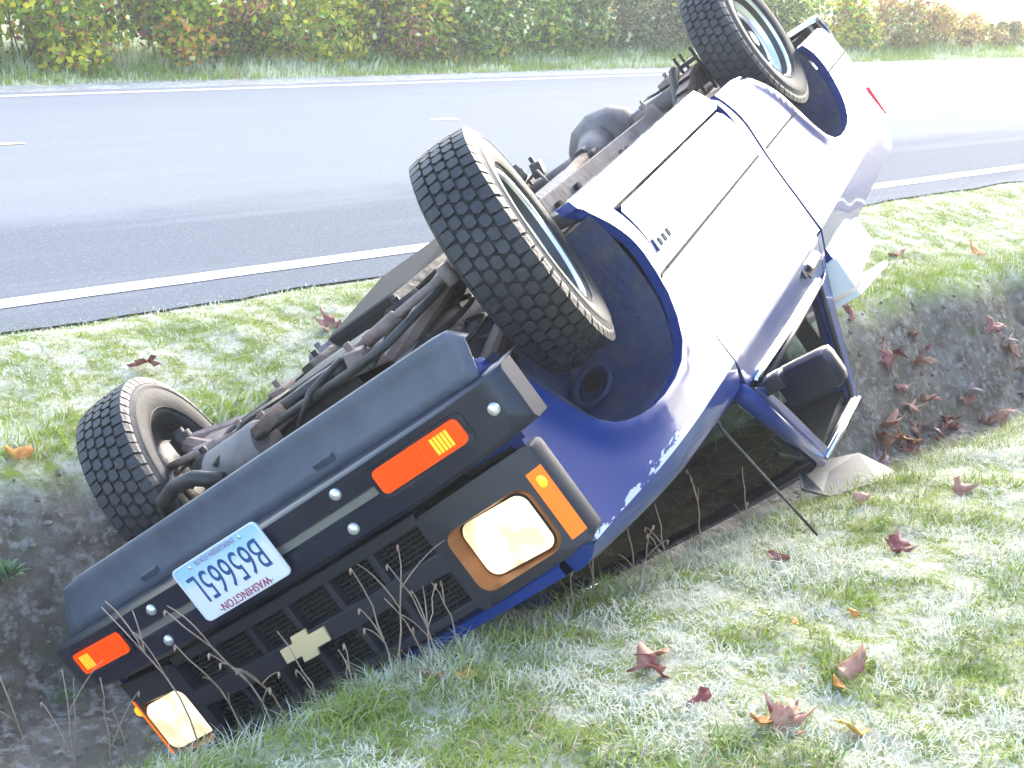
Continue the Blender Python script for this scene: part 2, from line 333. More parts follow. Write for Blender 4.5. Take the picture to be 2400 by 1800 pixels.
def side_y(x, z):
    c = zc(x); h = hw(x)
    if z > c: return h - .34 * (z - c) - .8 * (z - c) ** 2
    ins = .055 * max((.5 - z) / .2, 0) ** 2 + (.007 * math.sin(math.pi * min(max((z - .5) / (c - .5), 0), 1)))
    fl = 0
    if x > -.60: fl = .016 * math.exp(-(seg_dist(x, z, FARCH) / .045) ** 2)
    elif x < -1.8: fl = .016 * math.exp(-(seg_dist(x, z, RARCH) / .045) ** 2)
    return h - ins + fl
def pip(x, y, poly):
    r = False; j = len(poly) - 1
    for i in range(len(poly)):
        if (poly[i][1] > y) != (poly[j][1] > y) and x < (poly[j][0] - poly[i][0]) * (y - poly[i][1]) / (poly[j][1] - poly[i][1]) + poly[i][0]: r = not r
        j = i
    return r
def resample(poly, step):
    o = []
    for i, p in enumerate(poly):
        q = poly[(i + 1) % len(poly)]; n = max(1, int(math.hypot(q[0] - p[0], q[1] - p[1]) / step))
        o += [(p[0] + (q[0] - p[0]) * k / n, p[1] + (q[1] - p[1]) * k / n) for k in range(n)]
    return o
def panel(name, poly, fn, mt, parent, sgn=-1, step=.03, flange=.022, cr=False):
    """sheet-metal panel: outline in (x, z), y = fn(x, z), edges folded inwards"""
    ol = resample(poly, step); pts = list(ol); n0 = len(ol)
    xs_ = [p[0] for p in ol]; zs_ = [p[1] for p in ol]
    for gx in np.arange(min(xs_) + step / 2, max(xs_), step):
        for gz in np.arange(min(zs_) + step / 2, max(zs_), step):
            if pip(gx, gz, ol) and seg_dist(gx, gz, ol + [ol[0]]) > step * .45: pts.append((gx, gz))
    r = delaunay_2d_cdt([Vector(p) for p in pts], [(i, (i + 1) % n0) for i in range(n0)], [], 1, 1e-5)
    V2, F2 = r[0], r[2]
    V = []; N = []
    e = .002
    for p in V2:
        x, z = p
        y = fn(x, z); gx = (fn(x + e, z) - fn(x - e, z)) / (2 * e); gz = (fn(x, z + e) - fn(x, z - e)) / (2 * e)
        V.append((x, sgn * y, z)); N.append(Vector((-gx, sgn, -gz)).normalized())
    F = []; LN = []
    for f in F2:
        f = list(f); a, b, c = (Vector(V[i]) for i in f[:3])
        if (b - a).cross(c - a).dot(N[f[0]]) < 0: f = f[::-1]
        F.append(tuple(f)); LN += [N[i] for i in f]
    if flange:
        for i in range(n0):
            p, q = ol[i], ol[(i + 1) % n0]; b = len(V)
            yp, yq = fn(*p), fn(*q)
            V += [(p[0], sgn * yp, p[1]), (q[0], sgn * yq, q[1]), (q[0], sgn * (yq - flange), q[1]), (p[0], sgn * (yp - flange), p[1])]
            nn = (Vector(V[b + 1]) - Vector(V[b])).cross(Vector(V[b + 3]) - Vector(V[b])).normalized()
            F.append((b, b + 1, b + 2, b + 3)); LN += [nn] * 4
    me = bpy.data.meshes.new(name); me.from_pydata(V, [], F); me.materials.append(mt); me.shade_smooth()
    if cr:
        at = me.attributes.new('crease', 'FLOAT', 'POINT'); at.data.foreach_set('value', [zc(v[0]) - v[2] for v in V])
    me.update(); me.normals_split_custom_set(LN)
    return link(bpy.data.objects.new(name, me), parent)
def cline(x0, x1, n=14): return [(x0 + (x1 - x0) * k / n, zc(x0 + (x1 - x0) * k / n)) for k in range(n + 1)]
up = lambda x, z: side_y(x, max(z, zc(x) + 1e-6))
lo = lambda x, z: side_y(x, min(z, zc(x)))
# --- fenders (below and above the shoulder crease), hood
XF = .615
def hoodH(x): return lerp(x, [-.55, -.3, .1, .4, .55, .63, .70], [.105, .098, .082, .066, .055, .042, .036])
def top_z(x, y):
    d_ = max(hw(x) - abs(y), 0); H = hoodH(x)
    return zc(x) + H * lerp(d_, [0, .012, .026, .042, .062, .085, .14, .30, .8], [0, .33, .60, .78, .89, .93, .96, 1.0, 1.05])
def grid_obj(name, fn, us, vs, mt, parent, cr=False, auto=60):
    V = [fn(u, v) for u in us for v in vs]; n = len(vs)
    o = mesh_obj(name, V, [(i * n + j, i * n + j + 1, (i + 1) * n + j + 1, (i + 1) * n + j) for i in range(len(us) - 1) for j in range(n - 1)], mt, parent, True)
    if cr:
        at = o.data.attributes.new('crease', 'FLOAT', 'POINT'); at.data.foreach_set('value', [-1.0] * len(V))
    return o
SEAM = .085
for s in (-1, 1):
    poly = cline(XF, -.468, 18) + [(-.474, .80), (-.474, .70), (-.462, .55), (-.446, .37), (-.43, .30), (-.32, .30)] + FARCH + [(.60, .385), (XF, .40), (XF, .62)]
    fd = panel('fender', poly, lo, M['paint'], T, s, .028, .03, True)
    us = np.linspace(-.47, XF + .02, 30); vs = np.linspace(0, 1, 9)
    ft = grid_obj('fender_top', lambda u, v: (u, s * (hw(u) - SEAM * v), top_z(u, hw(u) - SEAM * v)), us, vs, M['paint'], fd, True)
    mb = MB(); q = [(XF + .02, s * (hw(XF + .02) - SEAM * v), top_z(XF + .02, hw(XF + .02) - SEAM * v)) for v in vs]
    mb.add(q + [(x + .012, y, .872) for x, y, z in q], [(i, i + 1, 9 + i + 1, 9 + i) for i in range(8)]); mb.build('fender_nose', M['paint'], fd)
    # wheelhouse liner and apron
    mb = MB(); A = [(x * 1.0, z + .004) for x, z in FARCH]
    n = len(A); ysr = [-.785, -.70, -.60, -.50, -.42]
    mb.add([(x, y, z + .02 * math.sin((y + .785) / .365 * math.pi)) for y in ysr for x, z in A], [(i * n + j, i * n + j + 1, (i + 1) * n + j + 1, (i + 1) * n + j) for i in range(len(ysr) - 1) for j in range(n - 1)])
    mb.add([(x, -.42, z) for x, z in A] + [(.565, -.42, .33), (.1, -.42, .52)], [(i, (i + 1) % (n + 1), n + 1) for i in range(n + 1)])
    if s > 0: mb = mb.mirror()
    wh = mb.build('wheelhouse', M['inner'], fd, auto=35)
    if s < 0:
        rg = MB(); c = Vector((-.255, -.51, .735)); nx = Vector((.62, 0, -.78)).normalized()
        ring = []
        t1 = nx.orthogonal().normalized(); t2 = nx.cross(t1)
        for k in range(28):
            a = 2 * math.pi * k / 28; ring.append(c + (t1 * math.cos(a) + t2 * math.sin(a)) * .062)
        rg.tube(ring + ring[:1], .009, 8, False)
        rg.build('access_ring', M['inner'], wh, True)
        hole = MB(); hole.add([c + nx * .004 + (t1 * math.cos(2 * math.pi * k / 20) * .034 + t2 * math.sin(2 * math.pi * k / 20) * .034) + t1 * .012 for k in range(20)], [tuple(range(20))])
        hole.build('access_hole', M['black'], wh)
    # lower front corner of the fender, folded under the bumper
    mb = MB(); mb.add([(XF, s * .752, .40), (XF, s * .752, .60), (XF + .006, s * .60, .60), (XF + .006, s * .60, .40)], [(0, 1, 2, 3)])
    mb.add([(XF, s * .752, .40), (.58, s * .748, .39), (.58, s * .62, .39), (XF + .006, s * .60, .40)], [(0, 1, 2, 3)])
    mb.build('fender_return', M['paint'], fd)
us = np.linspace(-.49, 1, 34)
def hood_fn(u, v):
    xf = .668 + .055 * (1 - min(abs(v) / .66, 1) ** 2)
    t = (u + .49) / 1.49; x = -.49 + (xf + .49) * t
    y = v * (hw(min(x, .64)) - SEAM - .004) / .66
    return (x, y, top_z(min(x, .70), y) + .001 - .012 * ss(.94, 1, t) + .012 * ss(.25, .1, abs(v) / .66) * ss(1, .7, t))
hood = grid_obj('hood', hood_fn, us, np.linspace(-.66, .66, 40), M['paint'], T, True)
lip = [hood_fn(1, v) for v in np.linspace(-.66, .66, 30)]
mb = MB(); k_ = len(lip)
mb.add([p for p in lip] + [(x + .004, y, z - .026) for x, y, z in lip] + [(x - .045, y, .874) for x, y, z in lip], [(r_ * k_ + i, r_ * k_ + i + 1, (r_ + 1) * k_ + i + 1, (r_ + 1) * k_ + i) for r_ in range(2) for i in range(k_ - 1)])
mb.build('hood_lip', M['paint'], hood, auto=30)
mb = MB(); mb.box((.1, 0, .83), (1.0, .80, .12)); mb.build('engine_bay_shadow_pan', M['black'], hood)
mb = MB(); mb.add([(-.47, -.74, 1.0), (-.47, .74, 1.0), (-.60, .74, 1.035), (-.60, -.74, 1.035)], [(0, 1, 2, 3)]); mb.build('cowl', M['trim'], T)

# --- doors, cab sides, sills
def gh_y(x, z): return .80 - .375 * (z - 1.04)
def belt(x): return lerp(x, [-1.75, -1.03, -.45], [1.075, 1.055, 1.022])
for s in (-1, 1):
    dpoly = cline(-.480, -1.700, 18) + [(-1.698, .82), (-1.688, .60), (-1.672, .46), (-1.650, .40), (-1.625, .381), (-.50, .377), (-.468, .39), (-.466, .55), (-.480, .72), (-.480, .82)]
    dr = panel('door', dpoly, lo, M['paint'], T, s, .03, .03, True)
    n = 14
    upoly = cline(-.480, -1.700, n) + [(-1.690, belt(-1.69)), (-1.4, belt(-1.4)), (-1.03, belt(-1.03)), (-.7, belt(-.7)), (-.53, belt(-.53))]
    panel('door_shoulder', upoly, up, M['paint'], dr, s, .02, .02, True)
    mb = MB(); a = [(x, s * (side_y(x, belt(x)) + .004), belt(x) + .004) for x in np.linspace(-.60, -1.60, 12)]
    mb.tube(a, .010, 8); mb.build('belt_molding', M['chrome'], dr, True)
    # window frame on the leaning greenhouse plane
    FO = [(-.50, 1.03), (-1.075, 1.497), (-1.70, 1.555), (-1.735, 1.075)]
    FI = [(-.60, 1.065), (-1.125, 1.482), (-1.672, 1.530), (-1.600, 1.088)]
    mb = MB()
    for i in range(4):
        if i == 3: continue
        q = [FO[i], FO[(i + 1)], FI[(i + 1)], FI[i]]
        mb.prism(q, lambda u, v, d_: (u, s * (gh_y(u, v) + d_), v), 0.006, -.030)
    mb.build('window_frame', M['paint'], dr, bev=.006)
    mb = MB()
    for i in range(4):
        a_, b_ = FI[i], FI[(i + 1) % 4]
        mb.tube([(a_[0], s * (gh_y(*a_) - .004), a_[1]), (b_[0], s * (gh_y(*b_) - .004), b_[1])], .009, 6)
    mb.build('window_seal', M['glassrub'], dr, True)
    # chrome drip rail along the roof edge
    mb = MB(); mb.tube([(-1.06, s * .640, 1.492), (-1.40, s * .626, 1.530), (-1.72, s * .618, 1.556)], .009, 8); mb.build('drip_rail', M['chrome'], dr, True)
    # handle: recess and pull
    mb = MB(); mb.box((-1.52, s * (side_y(-1.52, .995) + .001), .995), (.20, .006, .050), Matrix.Rotation(s * -.34, 3, 'X'), .003); hd = mb.build('door_handle', M['black'], dr)
    mb = MB(); mb.box((-1.54, s * (side_y(-1.52, .995) + .012), .990), (.15, .016, .026), Matrix.Rotation(s * -.34, 3, 'X'), .004); mb.build('handle_pull', M['chrome'], hd)
    mb = MB(); c = Vector((-1.40, s * (side_y(-1.4, .995) + .004), .99)); mb.lathe([(0, .017), (s * .006, .016), (s * .008, 0.001)], 16, 'y', c); mb.build('door_lock', M['black'], hd)
    # side molding strips on fender, door
    for x0, x1 in ((-.372, -.462), (-.476, -1.680)):
        mb = MB(); xx = np.linspace(x0, x1, 12)
        mb.add([(x, s * (side_y(x, z) + o_), z) for x in xx for z, o_ in ((.588, .0), (.590, .0035), (.597, .0035), (.599, .0))], [(i * 4 + j, i * 4 + j + 1, (i + 1) * 4 + j + 1, (i + 1) * 4 + j) for i in range(11) for j in range(3)])
        mb.build('side_molding', M['molding'], dr, auto=30)
    # badge on the front fender behind the arch: two stacked bars
    mb = MB(); mb.box((-.56, s * (side_y(-.56, .53) + .003), .525), (.15, .006, .042), None, .002)
    bd = mb.build('model_badge', M['badge'], dr)
    mb = MB()
    for q in range(3): mb.box((-.515 - q * .045, s * (side_y(-.56, .53) + .007), .525), (.022, .004, .026))
    mb.build('badge_letters', M['molding'], bd)
    # sill
    spoly = [(-.435, .366), (-1.66, .371), (-1.70, .36), (-1.70, .275), (-.33, .275), (-.30, .30), (-.32, .33)]
    panel('sill', spoly, lo, M['paint'], T, s, .03, .05, True)
    # cab rear corner
    cpoly = [(-1.706, .36)] + cline(-1.712, -1.765, 3) + [(-1.775, .80), (-1.765, .60), (-1.75, .45), (-1.715, .34)]
    panel('cab_corner', [(-1.704, .945), (-1.704, .70), (-1.696, .60), (-1.680, .46), (-1.705, .34), (-1.735, .36), (-1.752, .60), (-1.772, .80), (-1.765, .948)], lo, M['paint'], T, s, .02, .05, True)
    panel('cab_corner', [(-1.704, .956), (-1.765, .956), (-1.755, 1.09), (-1.704, 1.085)], up, M['paint'], T, s, .02, .05, True)
    mb = MB(); mb.prism([(-1.71, 1.075), (-1.71, 1.555), (-1.775, 1.555), (-1.76, 1.075)], lambda u, v, d_: (u, s * (gh_y(u, v) + d_), v), -.002, -.08); mb.build('rear_pillar', M['paint'], T, bev=.008)
    # windscreen pillar
    mb = MB(); mb.tube([(-.47, s * .775, 1.018), (-.78, s * .690, 1.268), (-1.07, s * .612, 1.494)], [.030, .028, .026], 10); mb.build('windscreen_pillar', M['paint'], T, True)
# roof
def roof_fn(u, v):
    x = -1.04 - .74 * u; y = v * .625
    e = (1 - abs(v) ** 5) ** .6 * (1 - (abs(u - .5) * 2) ** 8 * .35)
    return (x, y, lerp(x, [-1.78, -1.4, -1.04], [1.553, 1.532, 1.490]) + .045 * e)
roof = grid_obj('roof', roof_fn, np.linspace(0, 1, 22), np.linspace(-1, 1, 31), M['paint'], T, True)
mb = MB(); mb.box((-1.42, 0, 1.505), (.66, 1.18, .02)); mb.build('headliner', M['trim'], roof)
# windscreen: cracked, tinted
wm = glass_mat('cracked_windscreen_glass', (.30, .42, .36), 1)
n_ = wm.node_tree.nodes; l_ = wm.node_tree.links
tc = n_.new('ShaderNodeTexCoord'); vo = n_.new('ShaderNodeTexVoronoi'); vo.feature = 'DISTANCE_TO_EDGE'; vo.inputs['Scale'].default_value = 7; l_.new(tc.outputs['Object'], vo.inputs['Vector'])
lt = n_.new('ShaderNodeMath'); lt.operation = 'LESS_THAN'; lt.inputs[1].default_value = .004; l_.new(vo.outputs['Distance'], lt.inputs[0])
df = n_.new('ShaderNodeBsdfDiffuse'); df.inputs[0].default_value = (.16, .18, .17, 1)
m2 = n_.new('ShaderNodeMixShader'); out = n_['Material Output']; src = out.inputs['Surface'].links[0].from_socket
l_.new(lt.outputs[0], m2.inputs[0]); l_.new(src, m2.inputs[1]); l_.new(df.outputs[0], m2.inputs[2]); l_.new(m2.outputs[0], out.inputs['Surface'])
ws = grid_obj('windscreen', lambda u, v: (-.55 - .50 * u + .03 * (1 - v * v), v * (.70 - .105 * u), 1.04 + .435 * u), np.linspace(0, 1, 10), np.linspace(-1, 1, 14), wm, T)
mb = MB()
for a_, b_ in (((-.50, -.60, 1.045), (-.72, -.10, 1.14)), ((-.50, .05, 1.045), (-.72, .55, 1.14))):
    mb.tube([a_, b_], .006, 6)
mb.build('wiper', M['black'], ws)
# cab back wall with its window
mb = MB()
for y0, y1, z0, z1 in ((-.76, .76, .40, 1.10), (-.62, -.55, 1.10, 1.52), (.55, .62, 1.10, 1.52), (-.60, .60, 1.44, 1.53)):
    mb.box((-1.745, (y0 + y1) / 2, (z0 + z1) / 2), (.02, y1 - y0, z1 - z0))
bw = mb.build('cab_back_wall', M['trim'], T)
mesh_obj('rear_window', [(-1.745, -.55, 1.10), (-1.745, .55, 1.10), (-1.745, .55, 1.44), (-1.745, -.55, 1.44)], [(0, 1, 2, 3)], M['glass'], bw)
# interior
mb = MB(); mb.box((-1.36, 0, .60), (.46, 1.30, .16), None, .05); st = mb.build('bench_seat', M['seat'], T, auto=40)
for y in (-.34, .34):
    mb = MB(); mb.box((-1.58, y, .90), (.15, .60, .56), Matrix.Rotation(R(-14), 3, 'Y'), .05); mb.build('backrest', M['seat'], st, auto=40)
    mb = MB(); mb.box((-1.64, y, 1.22), (.11, .34, .20), Matrix.Rotation(R(-12), 3, 'Y'), .04); mb.build('headrest', M['seat'], st, auto=40)
mb = MB(); mb.box((-.66, 0, .90), (.32, 1.44, .22), None, .05); db = mb.build('dashboard', M['trim'], T, auto=40)
ring = []
for k in range(24):
    a = 2 * math.pi * k / 24; ring.append(Vector((-1.03, .36, .98)) + Vector((math.cos(a) * .19 * .45, math.sin(a) * .19, math.cos(a) * .19 * .89)))
mb = MB(); mb.tube(ring + ring[:1], .014, 8, False); mb.tube([(-1.02, .36, .98), (-.75, .36, .86)], .03, 8); mb.box((-1.03, .36, .98), (.03, .34, .04)); mb.build('steering_wheel', M['trim'], T, True)
mb = MB(); mb.box((-1.08, -.33, 1.44), (.17, .40, .02), Matrix.Rotation(R(35), 3, 'Y'), .006); mb.build('sun_visor', M['seat'], T)
mb = MB(); mb.box((-1.10, 0, .39), (1.30, 1.46, .02)); mb.box((-.50, 0, .68), (.02, 1.40, .58)); mb.build('cab_floor', M['dark'], T)
for s in (-1, 1):
    mb = MB(); mb.box((-.66, s * .905, 1.12), (.085, .20, .125), Matrix.Rotation(s * -.18, 3, 'Z'), .03); dm = mb.build('door_mirror', M['bumper'], T, auto=40)
    mb = MB(); mb.box((-.63, s * .80, 1.075), (.07, .10, .05), None, .012); mb.build('mirror_arm', M['bumper'], dm, auto=40)
    mb = MB(); mb.box((-.705, s * .912, 1.12), (.004, .165, .10), Matrix.Rotation(s * -.18, 3, 'Z')); mb.build('mirror_glass', M['chrome'], dm)
# radio aerial: snapped over, leaning down to the grass
mb = MB(); tip = T.matrix_world.inverted() @ Vector((3.404, 2.12, -.03)); p0 = Vector((-.30, -.735, 1.035))
mb.tube([(-.27, -.735, .985), p0 - Vector((.01, 0, .012)), p0, p0.lerp(tip, .3), p0.lerp(tip, .65), tip], [.008, .007, .0055, .005, .0045, .0045], 6)
an = mb.build('aerial', M['dark'], T, True)

# --- load bed
def bed_y(x, z): return side_y(x, z)
BEDX, BEDE = -1.796, -3.505
for s in (-1, 1):
    bp_ = cline(BEDX, BEDE, 20) + [(BEDE - .02, .86), (BEDE - .035, .78), (BEDE - .035, .62), (-3.49, .53), (-3.43, .45), (-3.36, .43), (-2.97, .43)] + RARCH[::-1] + [(-2.0, .335), (BEDX + .03, .335), (BEDX + .022, .45), (BEDX + .018, .60), (BEDX - .002, .80)]
    bs = panel('bed_side', bp_, lo, M['paint'], T, s, .032, .03, True)
    panel('bed_rail_panel', cline(BEDX, BEDE, 20) + [(BEDE, 1.085), (BEDX + .005, 1.105)], lambda x, z: hw(x) - .42 * (z - zc(x)), M['paint'], bs, s, .03, .03, True)
    mb = MB(); mb.prism([(BEDX, 0), (BEDE, 0), (BEDE, 1), (BEDX, 1)], lambda u, v, d_: (u, s * (hw(u) - .064 - v * .07), lerp(u, [BEDE, BEDX], [1.085, 1.105]) + d_), .006, -.02); mb.build('bed_rail', M['paint'], bs, bev=.006)
    mb = MB(); mb.box(((BEDX + BEDE) / 2, s * .72, .965), (BEDX - BEDE, .012, .23)); mb.build('bed_inner_wall', M['paint'], bs)
    for x0, x1 in ((BEDX - .012, -2.315), (-3.06, BEDE - .02)):
        mb = MB(); xx = np.linspace(x0, x1, 12)
        mb.add([(x, s * (side_y(x, z) + o_), z) for x in xx for z, o_ in ((.593, .0), (.595, .0035), (.602, .0035), (.604, .0))], [(i * 4 + j, i * 4 + j + 1, (i + 1) * 4 + j + 1, (i + 1) * 4 + j) for i in range(11) for j in range(3)])
        mb.build('side_molding', M['molding'], bs, auto=30)
    mb = MB(); n = len(RARCH); ysr = [-.84, -.70, -.55]
    mb.add([(x, y, z + .004 + .03 * (k > 0)) for k, y in enumerate(ysr) for x, z in RARCH], [(i * n + j, i * n + j + 1, (i + 1) * n + j + 1, (i + 1) * n + j) for i in range(2) for j in range(n - 1)])
    mb.add([(x, -.55, z + .03) for x, z in RARCH], [tuple(range(n))])
    if s > 0: mb = mb.mirror()
    mb.build('wheelhouse', M['inner'], bs, auto=35)
    mb = MB(); mb.box((BEDE - .022, s * (hw(BEDE) - .045), .865), (.05, .10, .155), None, .008); mb.build('tail_lamp', M['red'], T)
mb = MB(); mb.box(((BEDX + BEDE) / 2, 0, .585), (BEDX - BEDE, 1.08, .03))
for k in range(5): mb.box((BEDX - .15 - k * .36, 0, .555), (.06, 1.5, .05))
mb.build('bed_floor', M['dark'], T)
mb = MB(); mb.box((BEDX - .012, 0, .82), (.016, 1.62, .50)); mb.build('bed_front_wall', M['paint'], T)
mb = MB(); mb.box((BEDE + .01, 0, .83), (.03, 1.50, .48), None, .008); tg = mb.build('tailgate', M['paint'], T)
mb = MB()
prof = [(-3.54, .40), (-3.66, .385), (-3.70, .41), (-3.705, .50), (-3.68, .545), (-3.60, .56)]
yy = np.linspace(-.86, .86, 24); n = len(prof)
def rbx(y): return .13 * ss(.70, .88, abs(y))
mb.add([(x + rbx(y), y, z) for y in yy for x, z in prof], [(i * n + j, i * n + j + 1, (i + 1) * n + j + 1, (i + 1) * n + j) for i in range(23) for j in range(n - 1)])
rb = mb.build('rear_bumper', M['chrome'], T, auto=40)
sm = rb.modifiers.new('solid', 'SOLIDIFY'); sm.thickness = .006
mb = MB(); mb.box((-3.50, 0, .47), (.12, 1.50, .10)); mb.build('bumper_bracket', M['dark'], rb)

# --- front end
def bx(y): return lerp(abs(y), [0, .18, .47, .69, .80, .83], [.795, .793, .762, .722, .678, .640])
prof = [(-.115, .425), (-.012, .428), (.0, .436), (.002, .488), (-.014, .495), (-.016, .512), (.0, .519), (.001, .572), (-.010, .584), (-.13, .592)]
yy = np.concatenate([np.linspace(-.825, -.62, 12), np.linspace(-.58, .58, 30), np.linspace(.62, .825, 12)]); n = len(prof)
mb = MB()
def bpt(y, j):
    dx, z = prof[j]
    t = 1 if abs(y) < .60 else 0     # the channel fades out towards the ends
    if j in (3, 4, 5, 6): dx = dx * (1 - ss(.56, .62, abs(y)))
    return (bx(y) + dx, y, z + .012 * ss(.5, .83, abs(y)) * (-1 if j > 6 else 0))
mb.add([bpt(y, j) for y in yy for j in range(n)], [(i * n + j, i * n + j + 1, (i + 1) * n + j + 1, (i + 1) * n + j) for i in range(len(yy) - 1) for j in range(n - 1)])
for e_ in (0, len(yy) - 1):
    b = [bpt(yy[e_], j) for j in range(n)]; s = -1 if e_ == 0 else 1
    mb.add(b + [(min(x, bx(.825) - .055), y + s * .004, z) for x, y, z in b], [(j, j + 1, n + j + 1, n + j) for j in range(n - 1)])
bmp = mb.build('front_bumper', M['bumper'], T, auto=38)
# grey strip in the bumper channel: its reflected sheen painted on as colour
mb = MB(); yy2 = np.linspace(-.445, .445, 40)
mb.add([(bx(y) - .0118, y, z) for y in yy2 for z in (.4905, .5165)], [(2 * i, 2 * i + 1, 2 * i + 3, 2 * i + 2) for i in range(39)]); mb.build('channel_sheen', mat('channel_sheen_grey', (.20, .19, .18), .4), bmp)
for y, z in ((-.358, .46), (-.342, .548), (.308, .46), (.328, .548), (-.775, .497)):
    mb = MB(); x = bx(y) + (.001 if abs(y) < .6 else .004)
    mb.lathe([(-.004, .015), (.004, .0145), (.009, .010), (.011, .001)], 18, 'x', (x, y, z)); mb.build('bolt', M['bolt'], bmp, True)
for s in (-1, 1):
    # turn signal: recessed amber lens with ribs
    pts = rrect(.235, .062, .014, 4)
    def sg(u, v, d_): y = s * (.583 + u); return (bx(y) + d_ + .001, y, .473 + .062 / 2 - .012 + v)
    mb = MB(); mb.prism(rrect(.262, .082, .018, 4), sg, -.02, .003); hs = mb.build('turn_signal', M['bumper'], bmp)
    mb = MB(); mb.prism(pts, sg, -.01, .007); mb.build('lens', M['amber'], hs)
    mb = MB()
    for k in range(22):
        u = -.105 + k * .0098
        mb.prism([(u, -.027), (u + .005, -.027), (u + .005, .027), (u, .027)], sg, .006, .0095)
    mb.build('lens_ribs', M['amber'], hs)
    mb = MB(); q0 = .045 * (1 if s < 0 else -1) * -s
    for k in range(5):
        u = .045 + k * .0098 - .002
        mb.prism([(u, -.020), (u + .006, -.020), (u + .006, .020), (u, .020)], sg, .008, .0102)
    mb.build('bulb_glow', M['amberhot'], hs)
# bumper end caps of the air dam
mb = MB(); ny_ = 40; yy = np.linspace(-.768, .745, ny_)
def dx(y): return .603 + .03 * (1 - (abs(y) / .78) ** 2)
rows = []
for j, (o_, z) in enumerate(((.045, .425), (.03, .40), (.008, .36), (.0, .33), (-.002, .315), (-.010, .306), (-.03, .304))):
    rows.append([(dx(y) + o_, y, max(z, .304 + .07 - math.sqrt(max(.07 ** 2 - max(abs(y + .015) - (.761 - .07), 0) ** 2, 0)))) for y in yy])
V = [p for r_ in rows for p in r_]
mb.add(V, [(j * ny_ + i, j * ny_ + i + 1, (j + 1) * ny_ + i + 1, (j + 1) * ny_ + i) for j in range(6) for i in range(ny_ - 1)])
dam = mb.build('air_dam', M['dam'], T, auto=40); sm = dam.modifiers.new('solid', 'SOLIDIFY'); sm.thickness = .005
for y in (-.30, .36):
    mb = MB(); mb.box((dx(y) + .030, y, .405), (.012, .065, .036), Matrix.Rotation(R(-18), 3, 'Y'), .003); mb.build('jack_slot_cover', M['dam'], dam)
# grille
def gx(y): return .750 - .075 * (abs(y) / .60) ** 2
GB = .06
mb = MB(); yb = [-.43, -.285, -.142, 0.0, .142, .285, .43]
def bar(y0, y1, z0, z1, d0, d1, seg=8):
    yy_ = np.linspace(y0, y1, seg)
    V = []
    for y in yy_: V += [(gx(y) + d1, y, z0), (gx(y) + d1, y, z1), (gx(y) + d0, y, z1), (gx(y) + d0, y, z0)]
    f = [(i * 4 + j, i * 4 + (j + 1) % 4, (i + 1) * 4 + (j + 1) % 4, (i + 1) * 4 + j) for i in range(seg - 1) for j in range(4)]
    mb.add(V, f + [(0, 1, 2, 3), ((seg - 1) * 4 + 3, (seg - 1) * 4 + 2, (seg - 1) * 4 + 1, (seg - 1) * 4)])
bar(-.445, .445, .600, .630, 0, -.07, 24); bar(-.445, .445, .845, .868, 0, -.07, 24); bar(-.445, .445, .708, .760, .004, -.07, 24)
for y in yb[1:-1]: bar(y - .009, y + .009, .625, .85, -.010, -.06, 2)
gr = mb.build('grille', M['plastic'], T, bev=.003)
mb = MB(); bar(-.46, .46, .60, .87, -.055, -.06, 24); mb.build('grille_backing', M['black'], gr)
mb = MB()
for z in np.arange(.635, .845, .0125): bar(-.44, .44, z, z + .0035, -.034, -.040, 20)
for y in np.arange(-.43, .43, .0125):
    if True: mb.box((gx(y) - .041, y, .737), (.004, .003, .215))
mb.build('grille_mesh', M['mesh'], gr, kind='stuff')
# emblem: a cross-shaped gold bar badge
E_ = [(-.078, -.019), (-.030, -.019), (-.024, -.036), (.030, -.036), (.024, -.019), (.078, -.019), (.072, .019), (.024, .019), (.018, .036), (-.036, .036), (-.030, .019), (-.084, .019)]
mb = MB(); mb.prism([(-u, v) for u, v in E_], lambda u, v, d_: (gx(u) + .004 + d_, u, .734 + v), 0, .008); mb.build('emblem', M['gold'], gr, bev=.002)
